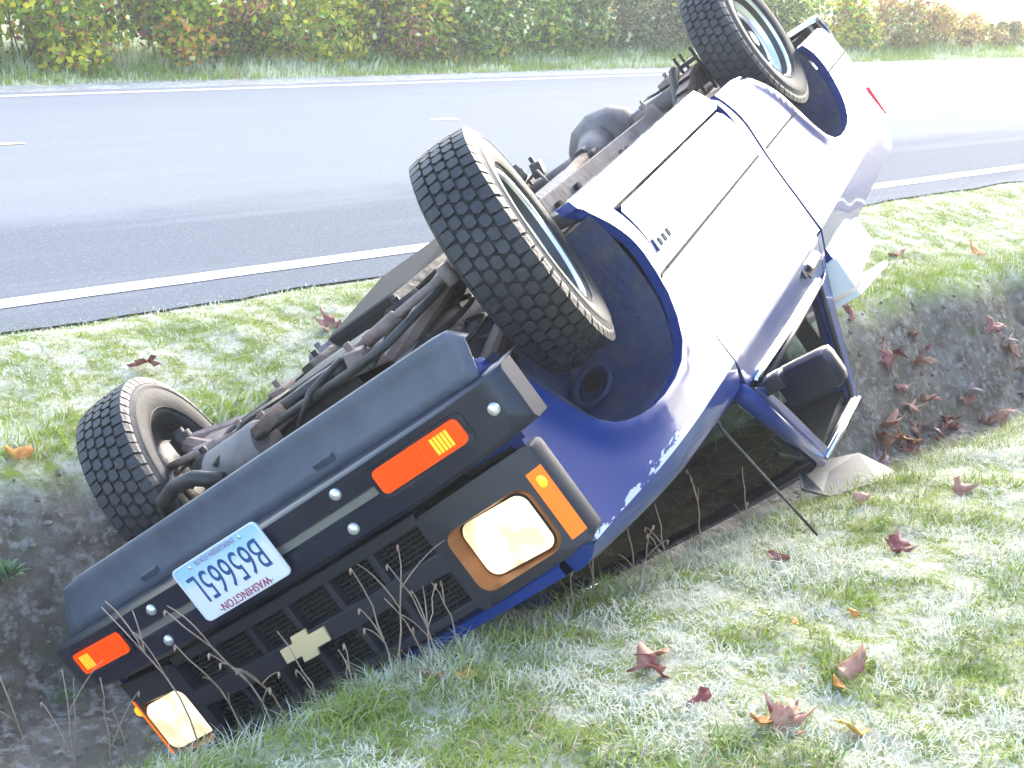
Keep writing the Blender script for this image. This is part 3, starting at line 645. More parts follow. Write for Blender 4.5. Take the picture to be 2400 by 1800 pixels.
# headlight bezels
for s in (-1, 1):
    W0, W1, Z0, Z1 = .440, .752, .612, .880
    def bzx(y): a = abs(y); return lerp(a, [.43, .52, .66, .715, .745, .752], [gx(.44) + .004, .708, .672, .645, .622, .61])
    outer = rrect(W1 - W0, Z1 - Z0, .022, 5); cy, cz_ = (W0 + W1) / 2, (Z0 + Z1) / 2
    LY, LZ, LW, LH = .588, .765, .224, .170      # opening round the lamp
    inner = rrect(LW, LH, .035, 5)
    n = len(outer)
    P = lambda u, v, d_: (bzx(u) + d_, s * u, v)
    O = [(cy + u, cz_ + v) for u, v in outer]; I = [(LY + u, LZ + v) for u, v in inner]; I2 = [(LY + u * .90, LZ + v * .88) for u, v in inner]
    mb = MB(); rings = []
    for f_ in (0, .25, .5, .75, 1): rings.append([P(O[i][0] * (1 - f_) + I[i][0] * f_, O[i][1] * (1 - f_) + I[i][1] * f_, 0) for i in range(n)])
    rings.insert(0, [P(o[0], o[1], -.05) for o in O])
    V = [p for r_ in rings for p in r_]
    mb.add(V, [(j * n + i, j * n + (i + 1) % n, (j + 1) * n + (i + 1) % n, (j + 1) * n + i) for j in range(len(rings) - 1) for i in range(n)])
    bz = mb.build('headlight_bezel', M['plastic'], T, auto=40)
    base = bzx(LY)
    mb = MB(); V = [P(*p, 0) for p in I] + [(base - .040, s * u, v) for u, v in I2]
    mb.add(V, [(i, (i + 1) % n, n + (i + 1) % n, n + i) for i in range(n)]); mb.build('lamp_surround', M['lamp_glow'], bz, auto=40)
    mb = MB(); J = [(LY + u * .92, LZ + v * .90) for u, v in inner]; J2 = [(LY + u * .885, LZ + v * .86) for u, v in inner]
    mb.add([(base - .036, s * u, v) for u, v in J] + [(base - .030, s * u, v) for u, v in J2], [(i, (i + 1) % n, n + (i + 1) % n, n + i) for i in range(n)]); mb.build('retaining_ring', M['black'], bz)
    hl = MB(); prev = []
    for k, (f_, d_) in enumerate(((1, 0), (.96, .008), (.75, .013), (.45, .017), (.15, .019))):
        prev.append([(base - .032 + d_, s * (LY + (u - LY) * f_), LZ + (v - LZ) * f_) for u, v in J2])
    V = [p for r_ in prev for p in r_]; hl.add(V, [(j * n + i, j * n + (i + 1) % n, (j + 1) * n + (i + 1) % n, (j + 1) * n + i) for j in range(4) for i in range(n)] + [tuple(4 * n + i for i in range(n))])
    hl.build('headlight', M['lens'], bz, True)
    # marker lamp at the outer edge
    mk = MB(); yy_ = np.linspace(.714, .747, 6)
    for z0, z1 in ((.668, .848),):
        V = []
        for y in yy_: V += [(bzx(y) + .004, s * y, z0), (bzx(y) + .004, s * y, z1)]
        mk.add(V, [(2 * i, 2 * i + 1, 2 * i + 3, 2 * i + 2) for i in range(5)])
    mo = mk.build('marker_lamp', M['marker'], bz); mo.modifiers.new('s', 'SOLIDIFY').thickness = .006
    mk = MB(); mk.lathe([(0, .016), (.004, .012), (.005, .001)], 16, 'x', (bzx(.73) + .004, s * .73, .70)); mk.build('bulb_glow', M['amberhot'], mo, True)
# radiator support behind the grille
mb = MB(); mb.box((.60, 0, .66), (.04, .82, .44)); mb.build('radiator', M['black'], T)
# licence plate with its lettering
pm = bpy.data.materials.new('plate_print'); pm.use_nodes = True; n_ = pm.node_tree.nodes; l_ = pm.node_tree.links; b = n_['Principled BSDF']; b.inputs['Roughness'].default_value = .35
tc = n_.new('ShaderNodeTexCoord'); sp = n_.new('ShaderNodeSeparateXYZ'); l_.new(tc.outputs['Object'], sp.inputs[0])
nz = n_.new('ShaderNodeTexNoise'); nz.inputs['Scale'].default_value = 14; l_.new(tc.outputs['Object'], nz.inputs['Vector'])
ma = n_.new('ShaderNodeMath'); ma.operation = 'MULTIPLY_ADD'; l_.new(nz.outputs['Fac'], ma.inputs[0]); ma.inputs[1].default_value = .05; l_.new(sp.outputs['Z'], ma.inputs[2])
mr = n_.new('ShaderNodeMapRange'); mr.inputs['From Min'].default_value = .425 + .02; mr.inputs['From Max'].default_value = .475 + .025; l_.new(ma.outputs[0], mr.inputs['Value'])
mx = n_.new('ShaderNodeMix'); mx.data_type = 'RGBA'; mx.inputs['A'].default_value = (.36, .62, .80, 1); mx.inputs['B'].default_value = (.80, .80, .80, 1); l_.new(mr.outputs[0], mx.inputs['Factor']); l_.new(mx.outputs['Result'], b.inputs['Base Color'])
PXX = .812; mb = MB(); mb.prism(rrect(.305, .152, .016, 5), lambda u, v, d_: (PXX + d_, u, .480 + v), -.004, 0); plate = mb.build('licence_plate', pm, T)
mb = MB()
outer = rrect(.305, .152, .016, 5); inn = rrect(.295, .142, .013, 5); n = len(outer)
mb.add([(PXX + .0006, u, .480 + v) for u, v in outer] + [(PXX + .0016, u * .985, .480 + v * .97) for u, v in outer] + [(PXX + .0006, u, .480 + v) for u, v in inn], [(j * n + i, j * n + (i + 1) % n, (j + 1) * n + (i + 1) % n, (j + 1) * n + i) for j in range(2) for i in range(n)])
mb.build('plate_rim', mat('plate_white', (.72, .73, .76), .35), plate, auto=30)
def text(name, body, size, y, z, mt, parent, sx=1.0, bold=0.0):
    cu = bpy.data.curves.new('tmp', 'FONT'); cu.body = body; cu.size = size; cu.align_x = 'CENTER'; cu.align_y = 'CENTER'; cu.extrude = .0006; cu.offset = bold; cu.space_character = 1.05
    o = bpy.data.objects.new('tmp', cu); col.objects.link(o)
    dg = bpy.context.evaluated_depsgraph_get(); me = bpy.data.meshes.new_from_object(o.evaluated_get(dg))
    bpy.data.objects.remove(o)
    # text x -> +y (reads left to right when seen from the front), text y -> +z
    me.transform(Matrix(((0, 0, 1, PXX + .0012), (sx, 0, 0, y), (0, 1, 0, z), (0, 0, 0, 1))))
    me.materials.clear(); me.materials.append(mt); me.name = name
    return link(bpy.data.objects.new(name, me), parent)
text('plate_number', 'B65665L', .112, 0, .472, mat('plate_blue_ink', (.02, .09, .27), .5), plate, .615, -.0004)
text('plate_state', 'WASHINGTON', .029, 0, .540, mat('plate_red_ink', (.42, .05, .14), .5), plate, .84)
text('plate_motto', 'EVERGREEN STATE', .017, 0, .4165, mat('plate_pink_ink', (.36, .22, .42), .5), plate, .95)
for y, z in ((-.09, .542), (.09, .542), (-.09, .419), (.09, .419)):
    mb = MB(); mb.lathe([(0, .005), (.002, .0045), (.003, .001)], 10, 'x', (PXX + .001, y, z)); mb.build('plate_screw', M['bolt'], plate, True)

# --- wheels
def make_wheel(name, pos, steer, outer_sign):
    w_ = empty(name, T); w_.location = pos; w_.rotation_euler = (0, 0, R(steer))
    RT = .340; KR = RT / .320; KI = KR * 1.04
    prof = [(-.070, .178), (-.085, .186), (-.094, .200), (-.1005, .232), (-.1015, .255), (-.098, .280), (-.094, .285), (-.093, .290), (-.0865, .3045), (-.078, .3095), (-.03, .3125), (.03, .3125), (.078, .3095), (.0865, .3045), (.093, .290), (.094, .285), (.098, .280), (.1015, .255), (.1005, .232), (.094, .200), (.085, .186), (.070, .178)]
    mb = MB(); mb.lathe([(y, r_ * (KR if r_ > .2 else KI)) for y, r_ in prof], 72, 'y'); ty = mb.build('tyre', [M['sidewall'], M['groove']], w_, True)
    for p_ in ty.data.polygons:
        if 6 * 72 <= p_.index < 15 * 72: p_.material_index = 1
    mb = MB()
    for s in (-1, 1):
        for r_, wd in ((.205, .0025), (.268, .002), (.274, .002)):
            r_ = r_ * KR; yb_ = np.interp(r_ / KR, [.2, .232, .255, .280], [.094, .1005, .1015, .098])
            mb.lathe([(s * (yb_ - .001), r_ - wd), (s * (yb_ + .0022), r_), (s * (yb_ - .001), r_ + wd)], 72, 'y')
    mb.build('sidewall_rib', M['sidewall'], ty, True)
    mb = MB(); N = 54
    rows = ((-.0850, -.0505, 0, .91, 1), (-.0480, -.0175, .5, .87, 0), (-.0150, .0150, 0, .87, 0), (.0175, .0480, .5, .87, 0), (.0505, .0850, 0, .91, 1))
    for ri, (y0, y1, off, fill, sh) in enumerate(rows):
        for k in range(N):
            a0 = 2 * math.pi * (k + off) / N; da = 2 * math.pi / N * fill
            jit = random.uniform(-.04, .04) * da
            sk = .010 * (1 if ri % 2 else -1)
            if sh:
                ol = [(y0, 0), (y1, .0 + .12), (y1, .88), (y0, 1.0)] if y0 < 0 else [(y0, .12), (y1, 0), (y1, 1.0), (y0, .88)]
            else:
                ym = (y0 + y1) / 2
                ol = [(y0, .22), (ym - .004, 0), (y1, .14), (y1, .80), (ym + .004, 1.0), (y0, .88)]
            bot, top = [], []
            for (y, t) in ol:
                a = a0 + jit + da * t
                crown = .006 * (abs(y) / .085) ** 2
                for lst, rr, sc in ((bot, .322, 1), (top, RT - crown, .0)):
                    yy_ = y if sc else y + (.0012 if y < (y0 + y1) / 2 else -.0012)
                    lst.append((rr * math.cos(a), yy_, rr * math.sin(a)))
            n = len(ol)
            mb.add(bot + top, [tuple(range(n, 2 * n))] + [(i, (i + 1) % n, n + (i + 1) % n, n + i) for i in range(n)])
            if sh:      # shoulder lug running down the sidewall
                o_ = y0 if y0 < 0 else y1; sg_ = -1 if y0 < 0 else 1
                a1, a2 = a0 + jit + .06 * da, a0 + jit + da * .94
                q = []
                for a in (a1, a2):
                    for y, rr in ((o_, .3335), (o_ + sg_ * .0075, .316), (o_ + sg_ * .009, .306)): q.append((rr * math.cos(a), y, rr * math.sin(a)))
                mb.add(q, [(0, 3, 4, 1), (1, 4, 5, 2)])
    mb.build('tread', M['rubber'], ty, kind='stuff')
    s = outer_sign      # rim: bright outer flange, dished centre
    mb = MB(); mb.lathe([(y_, r_ * KI) for y_, r_ in ((s * .068, .190), (s * .082, .1885), (s * .086, .182), (s * .080, .176), (s * .074, .1745), (s * .050, .170), (s * .030, .160), (s * .020, .150), (s * .030, .140), (s * .038, .128), (s * .030, .112), (s * .010, .100), (s * .002, .085), (s * .002, .0))], 56, 'y')
    rm = mb.build('rim', [M['rim'], M['rimdark']], w_, True)
    for p_ in rm.data.polygons:
        if 4 * 56 <= p_.index < 5 * 56 or p_.index >= 10 * 56: p_.material_index = 1
    mb = MB(); mb.tube([(0, s * .022, 0), (0, s * .027, 0)], .012, 10); v0 = mb.build('vent_slot', M['black'], rm); v0.location = (.158, 0, 0)
    for k in range(1, 10):
        a = 2 * math.pi * k / 10; v1 = link(v0.copy(), rm); v1.location = (.158 * math.cos(a), 0, .158 * math.sin(a))
    mb = MB(); mb.lathe([(s * .0, .045), (s * .042, .042), (s * .050, .034), (s * .052, .001)], 28, 'y')
    for k in range(5):
        a = 2 * math.pi * k / 5; mb.tube([(.075 * math.cos(a), s * .0, .075 * math.sin(a)), (.075 * math.cos(a), s * .020, .075 * math.sin(a))], .010, 6)
    mb.build('hub', M['rimdark'], rm, auto=40)
    mb = MB(); mb.tube([(.188 * math.cos(.6), s * .066, .188 * math.sin(.6)), (.178 * math.cos(.6), s * .092, .178 * math.sin(.6))], .004, 6); mb.build('valve', M['black'], rm)
    mb = MB(); mb.lathe([(y_, r_ * KI) for y_, r_ in ((-s * .070, .190), (-s * .066, .176), (-s * .03, .172), (-s * .01, .150), (-s * .01, .02))], 40, 'y'); mb.build('rim_inner', M['dark'], w_, True)
    mb = MB(); mb.lathe([(-s * .03, .0), (-s * .052, .05), (-s * .050, .125), (-s * .035, .135), (s * .01, .135)], 40, 'y'); mb.build('brake_backing', M['dark'], w_, True)
    return w_
make_wheel('wheel', (-.01, -.680, .285), -19, -1); make_wheel('wheel', (0, .710, .285), -19, 1)
make_wheel('wheel', (-2.74, -.725, .285), 0, -1); make_wheel('wheel', (-2.74, .725, .285), 0, 1)

# --- underside
for s in (-1, 1):
    mb = MB()
    path = [(.58, .36, .40), (.30, .36, .40), (.05, .36, .37), (-.35, .37, .315), (-.75, .40, .31), (-2.05, .42, .325), (-2.40, .43, .40), (-2.95, .43, .43), (-3.45, .43, .42)]
    hgt = [.10, .11, .12, .125, .125, .125, .12, .11, .10]
    for i in range(len(path) - 1):
        a, b = path[i], path[i + 1]; V = []
        for (x, y, z), h in ((a, hgt[i]), (b, hgt[i + 1])):
            V += [(x, s * (y - .03), z - h / 2), (x, s * (y + .03), z - h / 2), (x, s * (y + .03), z + h / 2), (x, s * (y - .03), z + h / 2)]
        mb.add(V, [(0, 1, 5, 4), (1, 2, 6, 5), (2, 3, 7, 6), (3, 0, 4, 7)])
    fr = mb.build('frame_rail', M['frame'], T)
    mb = MB()
    for x, z in ((-.93, .30), (-1.13, .295), (-1.25, .345), (-1.62, .31), (-1.95, .33)):
        mb.tube([(x, s * .425, z), (x, s * .455, z)] if x > -.8 else [(x, s * .428, z), (x, s * .4525, z)], .014, 10)
    mb.build('frame_hole', M['black'], fr)
    for x in (-.80, -1.72):
        mb = MB(); mb.box((x, s * .52, .34), (.10, .20, .05), Matrix.Rotation(s * .2, 3, 'X'), .01); mb.build('body_mount', M['dark'], fr)
    # leaf springs with plate, bolts, shackle
    mb = MB()
    for k in range(4):
        L_ = .56 - k * .11; pts = [(-2.74 + t * L_, s * .50, .275 - .014 * k + .10 * (t * L_ / .56) ** 2) for t in np.linspace(-1, 1, 13)]
        V = []
        for x, y, z in pts: V += [(x, y - .03, z - .006), (x, y + .03, z - .006), (x, y + .03, z + .006), (x, y - .03, z + .006)]
        mb.add(V, [(i * 4 + j, i * 4 + (j + 1) % 4, (i + 1) * 4 + (j + 1) % 4, (i + 1) * 4 + j) for i in range(12) for j in range(4)])
    ls = mb.build('leaf_spring', M['rust'], T)
    mb = MB(); mb.box((-2.74, s * .50, .205), (.14, .11, .018))
    for dx_ in (-.05, .05):
        for dy in (-.042, .042): mb.tube([(-2.74 + dx_, s * .50 + dy, .155), (-2.74 + dx_, s * .50 + dy, .36)], .008, 6)
    mb.build('spring_plate', M['dark'], ls)
    mb = MB(); mb.tube([(-2.66, s * .44, .20), (-2.42, s * .36, .50)], .026, 10); mb.tube([(-2.67, s * .44, .19), (-2.62, s * .425, .25)], .014, 8); mb.build('shock_absorber', M['dark'], T, True)
    # front suspension: lower and upper control arms, spring, tie rod end
    mb = MB()
    for a_, b_, r_ in (((.17, .30, .33), (.0, .585, .205), .030), ((-.20, .30, .33), (.0, .585, .205), .030), ((.10, .34, .56), (0, .57, .40), .02), ((-.14, .34, .56), (0, .57, .40), .02)):
        a = Vector(a_); b = Vector(b_); a.y *= s; b.y *= s; mb.tube([a, a.lerp(b, .5), b], [r_, r_ * 1.15, r_ * .9], 8)
    mb.box((-.01, s * .43, .262), (.20, .17, .03), Matrix.Rotation(s * -.35, 3, 'X'), .008)
    ca = mb.build('control_arm', M['rust'], T, auto=40)
    mb = MB(); hel = [(-.01 + .055 * math.cos(a), s * .44 + .055 * math.sin(a), .28 + .012 * a / 1.2) for a in np.linspace(0, 6 * 2 * math.pi, 90)]
    mb.tube(hel, .008, 6); mb.build('coil_spring', M['dark'], ca, True)
    mb = MB(); mb.tube([(0, s * .585, .17), (0, s * .585, .42)], .035, 12); mb.tube([(0, s * .585, .155), (0, s * .585, .185)], .022, 10); mb.build('knuckle', M['dark'], T, auto=40)
mb = MB(); mb.lathe([(-.62, .05), (-.60, .05)], 8, 'y')
mb = MB(); mb.tube([(-2.74, -.66, .285), (-2.74, .66, .285)], .040, 14); ax = mb.build('rear_axle', M['frame'], T, True)
mb = MB()
mb.lathe([(-.17, .04), (-.16, .075), (-.10, .13), (0, .155), (.10, .13), (.16, .075), (.17, .04)], 20, 'y', (-2.74, .02, .285)); mb.tube([(-2.62, .02, .285), (-2.50, .02, .285), (-2.44, .02, .285)], [.10, .065, .05], 14)
mb.build('differential', M['frame'], ax, True)
mb = MB(); mb.lathe([(0, .115), (-.02, .12), (-.035, .10), (-.04, .001)], 14, 'x', (-2.865, .02, .285)); mb.build('differential_cover', M['dark'], ax, auto=40)
mb = MB(); mb.tube([(-2.42, .02, .285), (-1.30, .0, .335)], .038, 14); ds = mb.build('driveshaft', M['rust'], T, True)
mb = MB(); mb.box((-2.44, .02, .285), (.06, .11, .05), None, .01); mb.box((-2.44, .02, .285), (.06, .05, .11), None, .01); mb.build('universal_joint', M['dark'], ds)
mb = MB(); mb.box((-.95, 0, .42), (.55, .30, .22), None, .05); mb.tube([(-1.18, 0, .36), (-1.34, 0, .337)], [.08, .05], 12); tm = mb.build('transmission', M['alu'], T, auto=40)
mb = MB(); mb.box((-1.05, 0, .292), (.14, .74, .035), None, .01); mb.build('transmission_crossmember', M['dark'], T)
mb = MB(); mb.box((-.22, .02, .37), (.62, .30, .22), None, .05); mb.box((-.05, .02, .29), (.26, .26, .10), None, .03); op = mb.build('oil_pan', M['dark'], T, auto=40)
mb = MB(); mb.box((-.30, 0, .56), (.80, .55, .36), None, .04); mb.build('engine_block', M['dark'], T, auto=40)
mb = MB(); V = []
for k, y in enumerate(np.linspace(-.40, .40, 13)):
    h = .30 - .05 * math.sin((y + .4) / .8 * math.pi); V += [(.11, y, h), (.11, y, h + .06), (-.11, y, h + .06), (-.11, y, h)]
mb.add(V, [(i * 4 + j, i * 4 + (j + 1) % 4, (i + 1) * 4 + (j + 1) % 4, (i + 1) * 4 + j) for i in range(12) for j in range(4)]); mb.build('front_crossmember', M['rust'], T, bev=.006)
mb = MB(); mb.tube([(.24, -.26, .262), (.24, .30, .262)], .017, 10)
for y in (-.20, .22): mb.tube([(.24, y, .245), (.24, y, .30)], .024, 10)
cl = mb.build('centre_link', M['dark'], T, True)
for s in (-1, 1):
    mb = MB(); mb.tube([(.24, s * .20, .255), (.20, s * .36, .24), (.145, s * .57, .225)], [.013, .012, .012], 10); mb.tube([(.145, s * .57, .20), (.145, s * .57, .255)], .019, 10); mb.tube([(.22, s * .30, .248), (.19, s * .40, .238)], .019, 10)
    mb.build('tie_rod', M['rust'], T, True)
mb = MB(); mb.tube([(.02, -.56, .24), (.20, -.52, .25), (.34, -.42, .275), (.36, -.30, .28), (.36, .30, .28), (.34, .42, .275), (.20, .52, .25), (.02, .56, .24)], .012, 10); mb.build('sway_bar', M['dark'], T, True)
mb = MB(); mb.lathe([(-.10, .0), (-.10, .062), (-.09, .068), (.09, .068), (.10, .062), (.10, 0)], 24, 'y', (.33, .16, .31)); mb.build('oil_filter', M['frame'], T, auto=40)
mb = MB(); mb.box((.46, .05, .345), (.22, .80, .012), Matrix.Rotation(R(10), 3, 'Y')); mb.build('splash_shield', M['dark'], T)
mb = MB(); mb.tube([(.42, .42, .33), (.44, .38, .28), (.46, .30, .262), (.47, .22, .27), (.46, .15, .32)], .022, 10); mb.build('radiator_hose', M['dark'], T, True)
mb = MB(); mb.tube([(.40, -.10, .32), (.38, -.18, .262), (.28, -.24, .245), (.20, -.26, .27)], .009, 8); mb.build('brake_hose', M['dark'], T, True)
mb = MB(); mb.box((-.72, .08, .25), (.50, .40, .14), Matrix.Rotation(R(-6), 3, 'Y'), .02); mb.build('skid_plate', M['black'], T)
mb = MB(); mb.box((-.42, -.20, .30), (.50, .02, .20)); mb.box((-.42, -.28, .225), (.46, .16, .008), Matrix.Rotation(R(8), 3, 'X')); mb.build('heat_shield', M['dark'], T)
mb = MB(); mb.tube([(-.20, -.22, .42), (-.45, -.22, .32), (-.85, -.20, .30), (-1.25, -.19, .30)], .024, 12); ex = mb.build('exhaust_pipe', M['rust'], T, True)
mb = MB(); mb.lathe([(-1.25, .03), (-1.28, .075), (-1.68, .075), (-1.72, .03)], 20, 'x', (0, -.19, .315)); mb.build('catalytic_converter', M['frame'], ex, auto=40)
mb = MB(); mb.tube([(-1.70, -.19, .315), (-2.30, -.22, .33), (-2.55, -.25, .47), (-2.95, -.25, .47), (-3.20, -.30, .36), (-3.55, -.42, .32)], .022, 10); mb.build('tail_pipe', M['rust'], ex, True)
mb = MB(); mb.box((-1.35, .24, .36), (.95, .26, .22), None, .04); mb.build('fuel_tank', M['dark'], T, auto=40)
for x in (-2.15, -3.30):
    mb = MB(); mb.box((x, 0, .40), (.06, .84, .07), None, .008); mb.build('rear_crossmember', M['frame'], T)
mb = MB(); mb.tube([(-3.42, .30, .35), (-3.55, -.30, .35), (-3.62, -.62, .37)], .03, 10); mb.build('hitch_tube', M['dark'], T, True)

# brackets, lines and bolts that crowd the underside
for (x, y, z, a, b_, c_, rz, m_) in ((.28, .30, .27, .10, .05, .05, .3, 'dark'), (.30, -.30, .27, .09, .05, .06, -.4, 'rust'), (.14, .26, .27, .06, .09, .05, .2, 'rust'), (-.02, -.30, .25, .12, .07, .05, .5, 'dark'), (-.16, .30, .26, .10, .06, .06, -.2, 'rust'), (-.30, .22, .25, .14, .05, .05, .1, 'dark'), (.34, .02, .27, .06, .12, .04, .2, 'rust'), (-.45, .30, .25, .10, .06, .06, .6, 'frame'), (-.60, -.30, .25, .12, .05, .07, .2, 'rust'), (-2.30, -.36, .28, .10, .06, .06, .3, 'rust'), (-2.55, .28, .20, .12, .05, .07, -.3, 'dark'), (-2.45, .34, .17, .06, .06, .08, .5, 'dark'), (-2.95, -.30, .24, .12, .06, .06, .2, 'rust')):
    mb = MB(); mb.box((x, y, z), (a, b_, c_), Matrix.Rotation(rz, 3, 'Z') @ Matrix.Rotation(rz * .7, 3, 'X'), .008); mb.tube([(x, y, z - c_ * .9), (x, y, z + c_ * .3)], .011, 6); mb.build('chassis_bracket', M[m_], T, auto=40)
for pts in ([(.30, .40, .30), (.10, .34, .24), (-.20, .30, .245), (-.70, .34, .245), (-1.6, .38, .255)], [(.36, -.36, .30), (.10, -.34, .25), (-.25, -.33, .245), (-.70, -.36, .25)], [(-2.3, -.38, .33), (-2.5, -.30, .22), (-2.72, -.30, .235), (-2.74, -.60, .24)], [(.40, .20, .28), (.30, .12, .235), (.16, .14, .24), (.02, .10, .25)], [(-2.2, .10, .36), (-2.4, .22, .20), (-2.6, .34, .21), (-2.74, .5, .24)]):
    mb = MB(); mb.tube(pts, .007, 6); mb.build('brake_line', M['dark'], T, True)
# white toolbox fixed across the bed, lid hanging open (its own thing)
tb = empty('toolbox', label='white metal toolbox with its lid ajar, hanging from the truck bed behind the cab', category='toolbox')
tb.matrix_world = T.matrix_world.copy()
mb = MB(); mb.box((-2.045, 0, 1.03), (.48, 1.60, .32), None, .01); mb.box((-2.045, 0, 1.135), (.53, 1.655, .13), None, .006); mb.build('box', M['whitebox'], tb)
mb = MB(); mb.box((-2.07, 0, 1.262), (.53, 1.64, .022), Matrix.Rotation(R(7), 3, 'Y'), .005); ld = mb.build('lid', M['whitebox'], tb)
mb = MB(); mb.tube([(-1.80, -.5, 1.20), (-1.80, .5, 1.20)], .012, 8); mb.build('hinge', M['chrome'], tb, True)

# ------------------------------------------------------------------ grass (stuff)
def fast_mesh(name, V, F, C, mt, **tags):
    me = bpy.data.meshes.new(name); V = np.asarray(V, np.float32); n = len(V)
    me.vertices.add(n); me.vertices.foreach_set('co', V.ravel())
    tot = sum(f.size for f in F); cnt = np.concatenate([np.full(len(f), f.shape[1], np.int32) for f in F]); st = np.concatenate([[0], np.cumsum(cnt)[:-1]]).astype(np.int32)
    me.loops.add(tot); me.loops.foreach_set('vertex_index', np.concatenate([f.ravel() for f in F]).astype(np.int32))
    me.polygons.add(len(cnt)); me.polygons.foreach_set('loop_start', st); me.polygons.foreach_set('loop_total', cnt)
    a = me.color_attributes.new('Col', 'FLOAT_COLOR', 'POINT'); a.data.foreach_set('color', np.c_[C, np.ones(n)].astype(np.float32).ravel())
    me.materials.append(mt); me.update(calc_edges=True); me.shade_smooth()
    return link(bpy.data.objects.new(name, me), None, **tags)
def vnoise(x, y, s, seed):
    r = np.random.default_rng(seed); G = r.random((256, 256)); x = x * s + 1000; y = y * s + 1000
    xi = np.floor(x).astype(int); yi = np.floor(y).astype(int); fx = x - xi; fy = y - yi; fx = fx * fx * (3 - 2 * fx); fy = fy * fy * (3 - 2 * fy)
    g = lambda a, b: G[a % 256, b % 256]
    return (g(xi, yi) * (1 - fx) + g(xi + 1, yi) * fx) * (1 - fy) + (g(xi, yi + 1) * (1 - fx) + g(xi + 1, yi + 1) * fx) * fy
def fbm(x, y, s, seed): return .55 * vnoise(x, y, s, seed) + .3 * vnoise(x, y, s * 2.3, seed + 1) + .15 * vnoise(x, y, s * 5.1, seed + 2)
gm = attr_mat('frosted_grass_blades', rough=.75, spec=.15, translucent=.25)
gxs = xs; gys = ys; GZ = np.array([v[2] for v in gv]).reshape(len(xs), len(ys))
def ground_np(X, Y):
    i = np.clip(np.searchsorted(gxs, X) - 1, 0, len(gxs) - 2); j = np.clip(np.searchsorted(gys, Y) - 1, 0, len(gys) - 2)
    fx = (X - gxs[i]) / (gxs[i + 1] - gxs[i]); fy = (Y - gys[j]) / (gys[j + 1] - gys[j])
    return (GZ[i, j] * (1 - fx) + GZ[i + 1, j] * fx) * (1 - fy) + (GZ[i, j + 1] * (1 - fx) + GZ[i + 1, j + 1] * fx) * fy
def blades(name, X, Y, L, Wd, colors, tipcol, lean, label, cat):
    n = len(X); Z = ground_np(X, Y) - .004
    a = rng.random(n) * 2 * np.pi; ca, sa = np.cos(a), np.sin(a); b = a + np.pi / 2 + rng.normal(0, .5, n); cb, sb = np.cos(b), np.sin(b)
    ln = np.abs(rng.normal(lean, .28, n)); bend = ln * L
    P = np.zeros((n, 5, 3), np.float32)
    for k, (t, w_) in enumerate(((0, 1), (0, -1), (.55, .8), (.55, -.8), (1, 0))):
        off = bend * t ** 1.6; h = L * t * np.cos(np.minimum(ln, 1.3) * t * .9)
        P[:, k, 0] = X + cb * off + ca * Wd * w_ * .5; P[:, k, 1] = Y + sb * off + sa * Wd * w_ * .5; P[:, k, 2] = Z + h
    C = np.zeros((n, 5, 3), np.float32)
    for k, t in enumerate((0, 0, .55, .55, 1)): C[:, k] = colors * (1 - t) + tipcol * t
    idx = (np.arange(n) * 5)[:, None]
    return fast_mesh(name, P.reshape(-1, 3), [idx + np.array([[0, 1, 3, 2]]), idx + np.array([[2, 3, 4]])], C.reshape(-1, 3), gm, kind='stuff', label=label, category=cat)
GREEN = np.array((.13, .23, .015)); LIME = np.array((.36, .46, .04)); STRAW = np.array((.46, .40, .23)); FROST = np.array((.84, .82, .70)); MOSS = np.array((.15, .19, .03)); BROWN = np.array((.20, .14, .08))
def grass_cols(X, Y, frost_bias, seed):
    n = len(X)
    f = .5 + 1.35 * (fbm(X, Y, 4.5, seed) - .5) + .8 * (fbm(X, Y, 15, seed + 5) - .5) + frost_bias + rng.normal(0, .08, n)
    g = fbm(X, Y, 3, seed + 20)[:, None]
    base = GREEN * (1 - g) + LIME * g
    st = (rng.random(n) < .22)[:, None]; base = np.where(st, STRAW * rng.uniform(.7, 1.2, (n, 1)), base)
    br = (rng.random(n) < .05)[:, None]; base = np.where(br, BROWN, base)
    k = np.clip((f - .44) / .16, 0, 1)[:, None]
    return base * (1 - .72 * k) + FROST * .72 * k, base * (1 - k) * .9 + FROST * np.clip(k + .12, 0, 1), k[:, 0]
# near verge, from the camera's feet to the lip of the ditch
N = 120000
t = rng.random(N) ** .75; X = .7 + rng.random(N) * 8.3; Y = .3 + 2.25 * t
keep = rng.random(N) < np.clip(6.5 / ((X) ** 2 + Y ** 2), .12, 1); X, Y = X[keep], Y[keep]
X2 = .7 + rng.random(60000) * 5; Y2 = .7 + rng.random(60000) * 1.75; X = np.r_[X, X2]; Y = np.r_[Y, Y2]
c0, c1, k = grass_cols(X, Y, .13, 3)
tuft = fbm(X, Y, 6, 50); L = (.018 + .045 * np.clip(tuft - .35, 0, .4) / .4) * rng.uniform(.6, 1.5, len(X)) * np.where(k > .6, .8, 1.1)
edge = np.exp(-((Y - 2.25) / .22) ** 2); L *= .72 * (1 + .5 * edge * rng.random(len(X)))
blades('near_grass', X, Y, L, rng.uniform(.0022, .0045, len(X)), c0, c1, .95, 'short frosted pale green grass on the near side of the ditch', 'grass')
# lip and inner slope of the near bank: thinner, longer, browner
N = 9000; X = .6 + rng.random(N) * 7; Y = 2.2 + np.abs(rng.normal(0, .28, N)); c0, c1, k = grass_cols(X, Y, -.08, 13)
blades('ditch_lip_grass', X, Y, rng.uniform(.03, .085, N), rng.uniform(.0016, .003, N), c0 * .8, c1 * .85, .8, 'longer straggling grass hanging along the near lip of the ditch', 'grass')
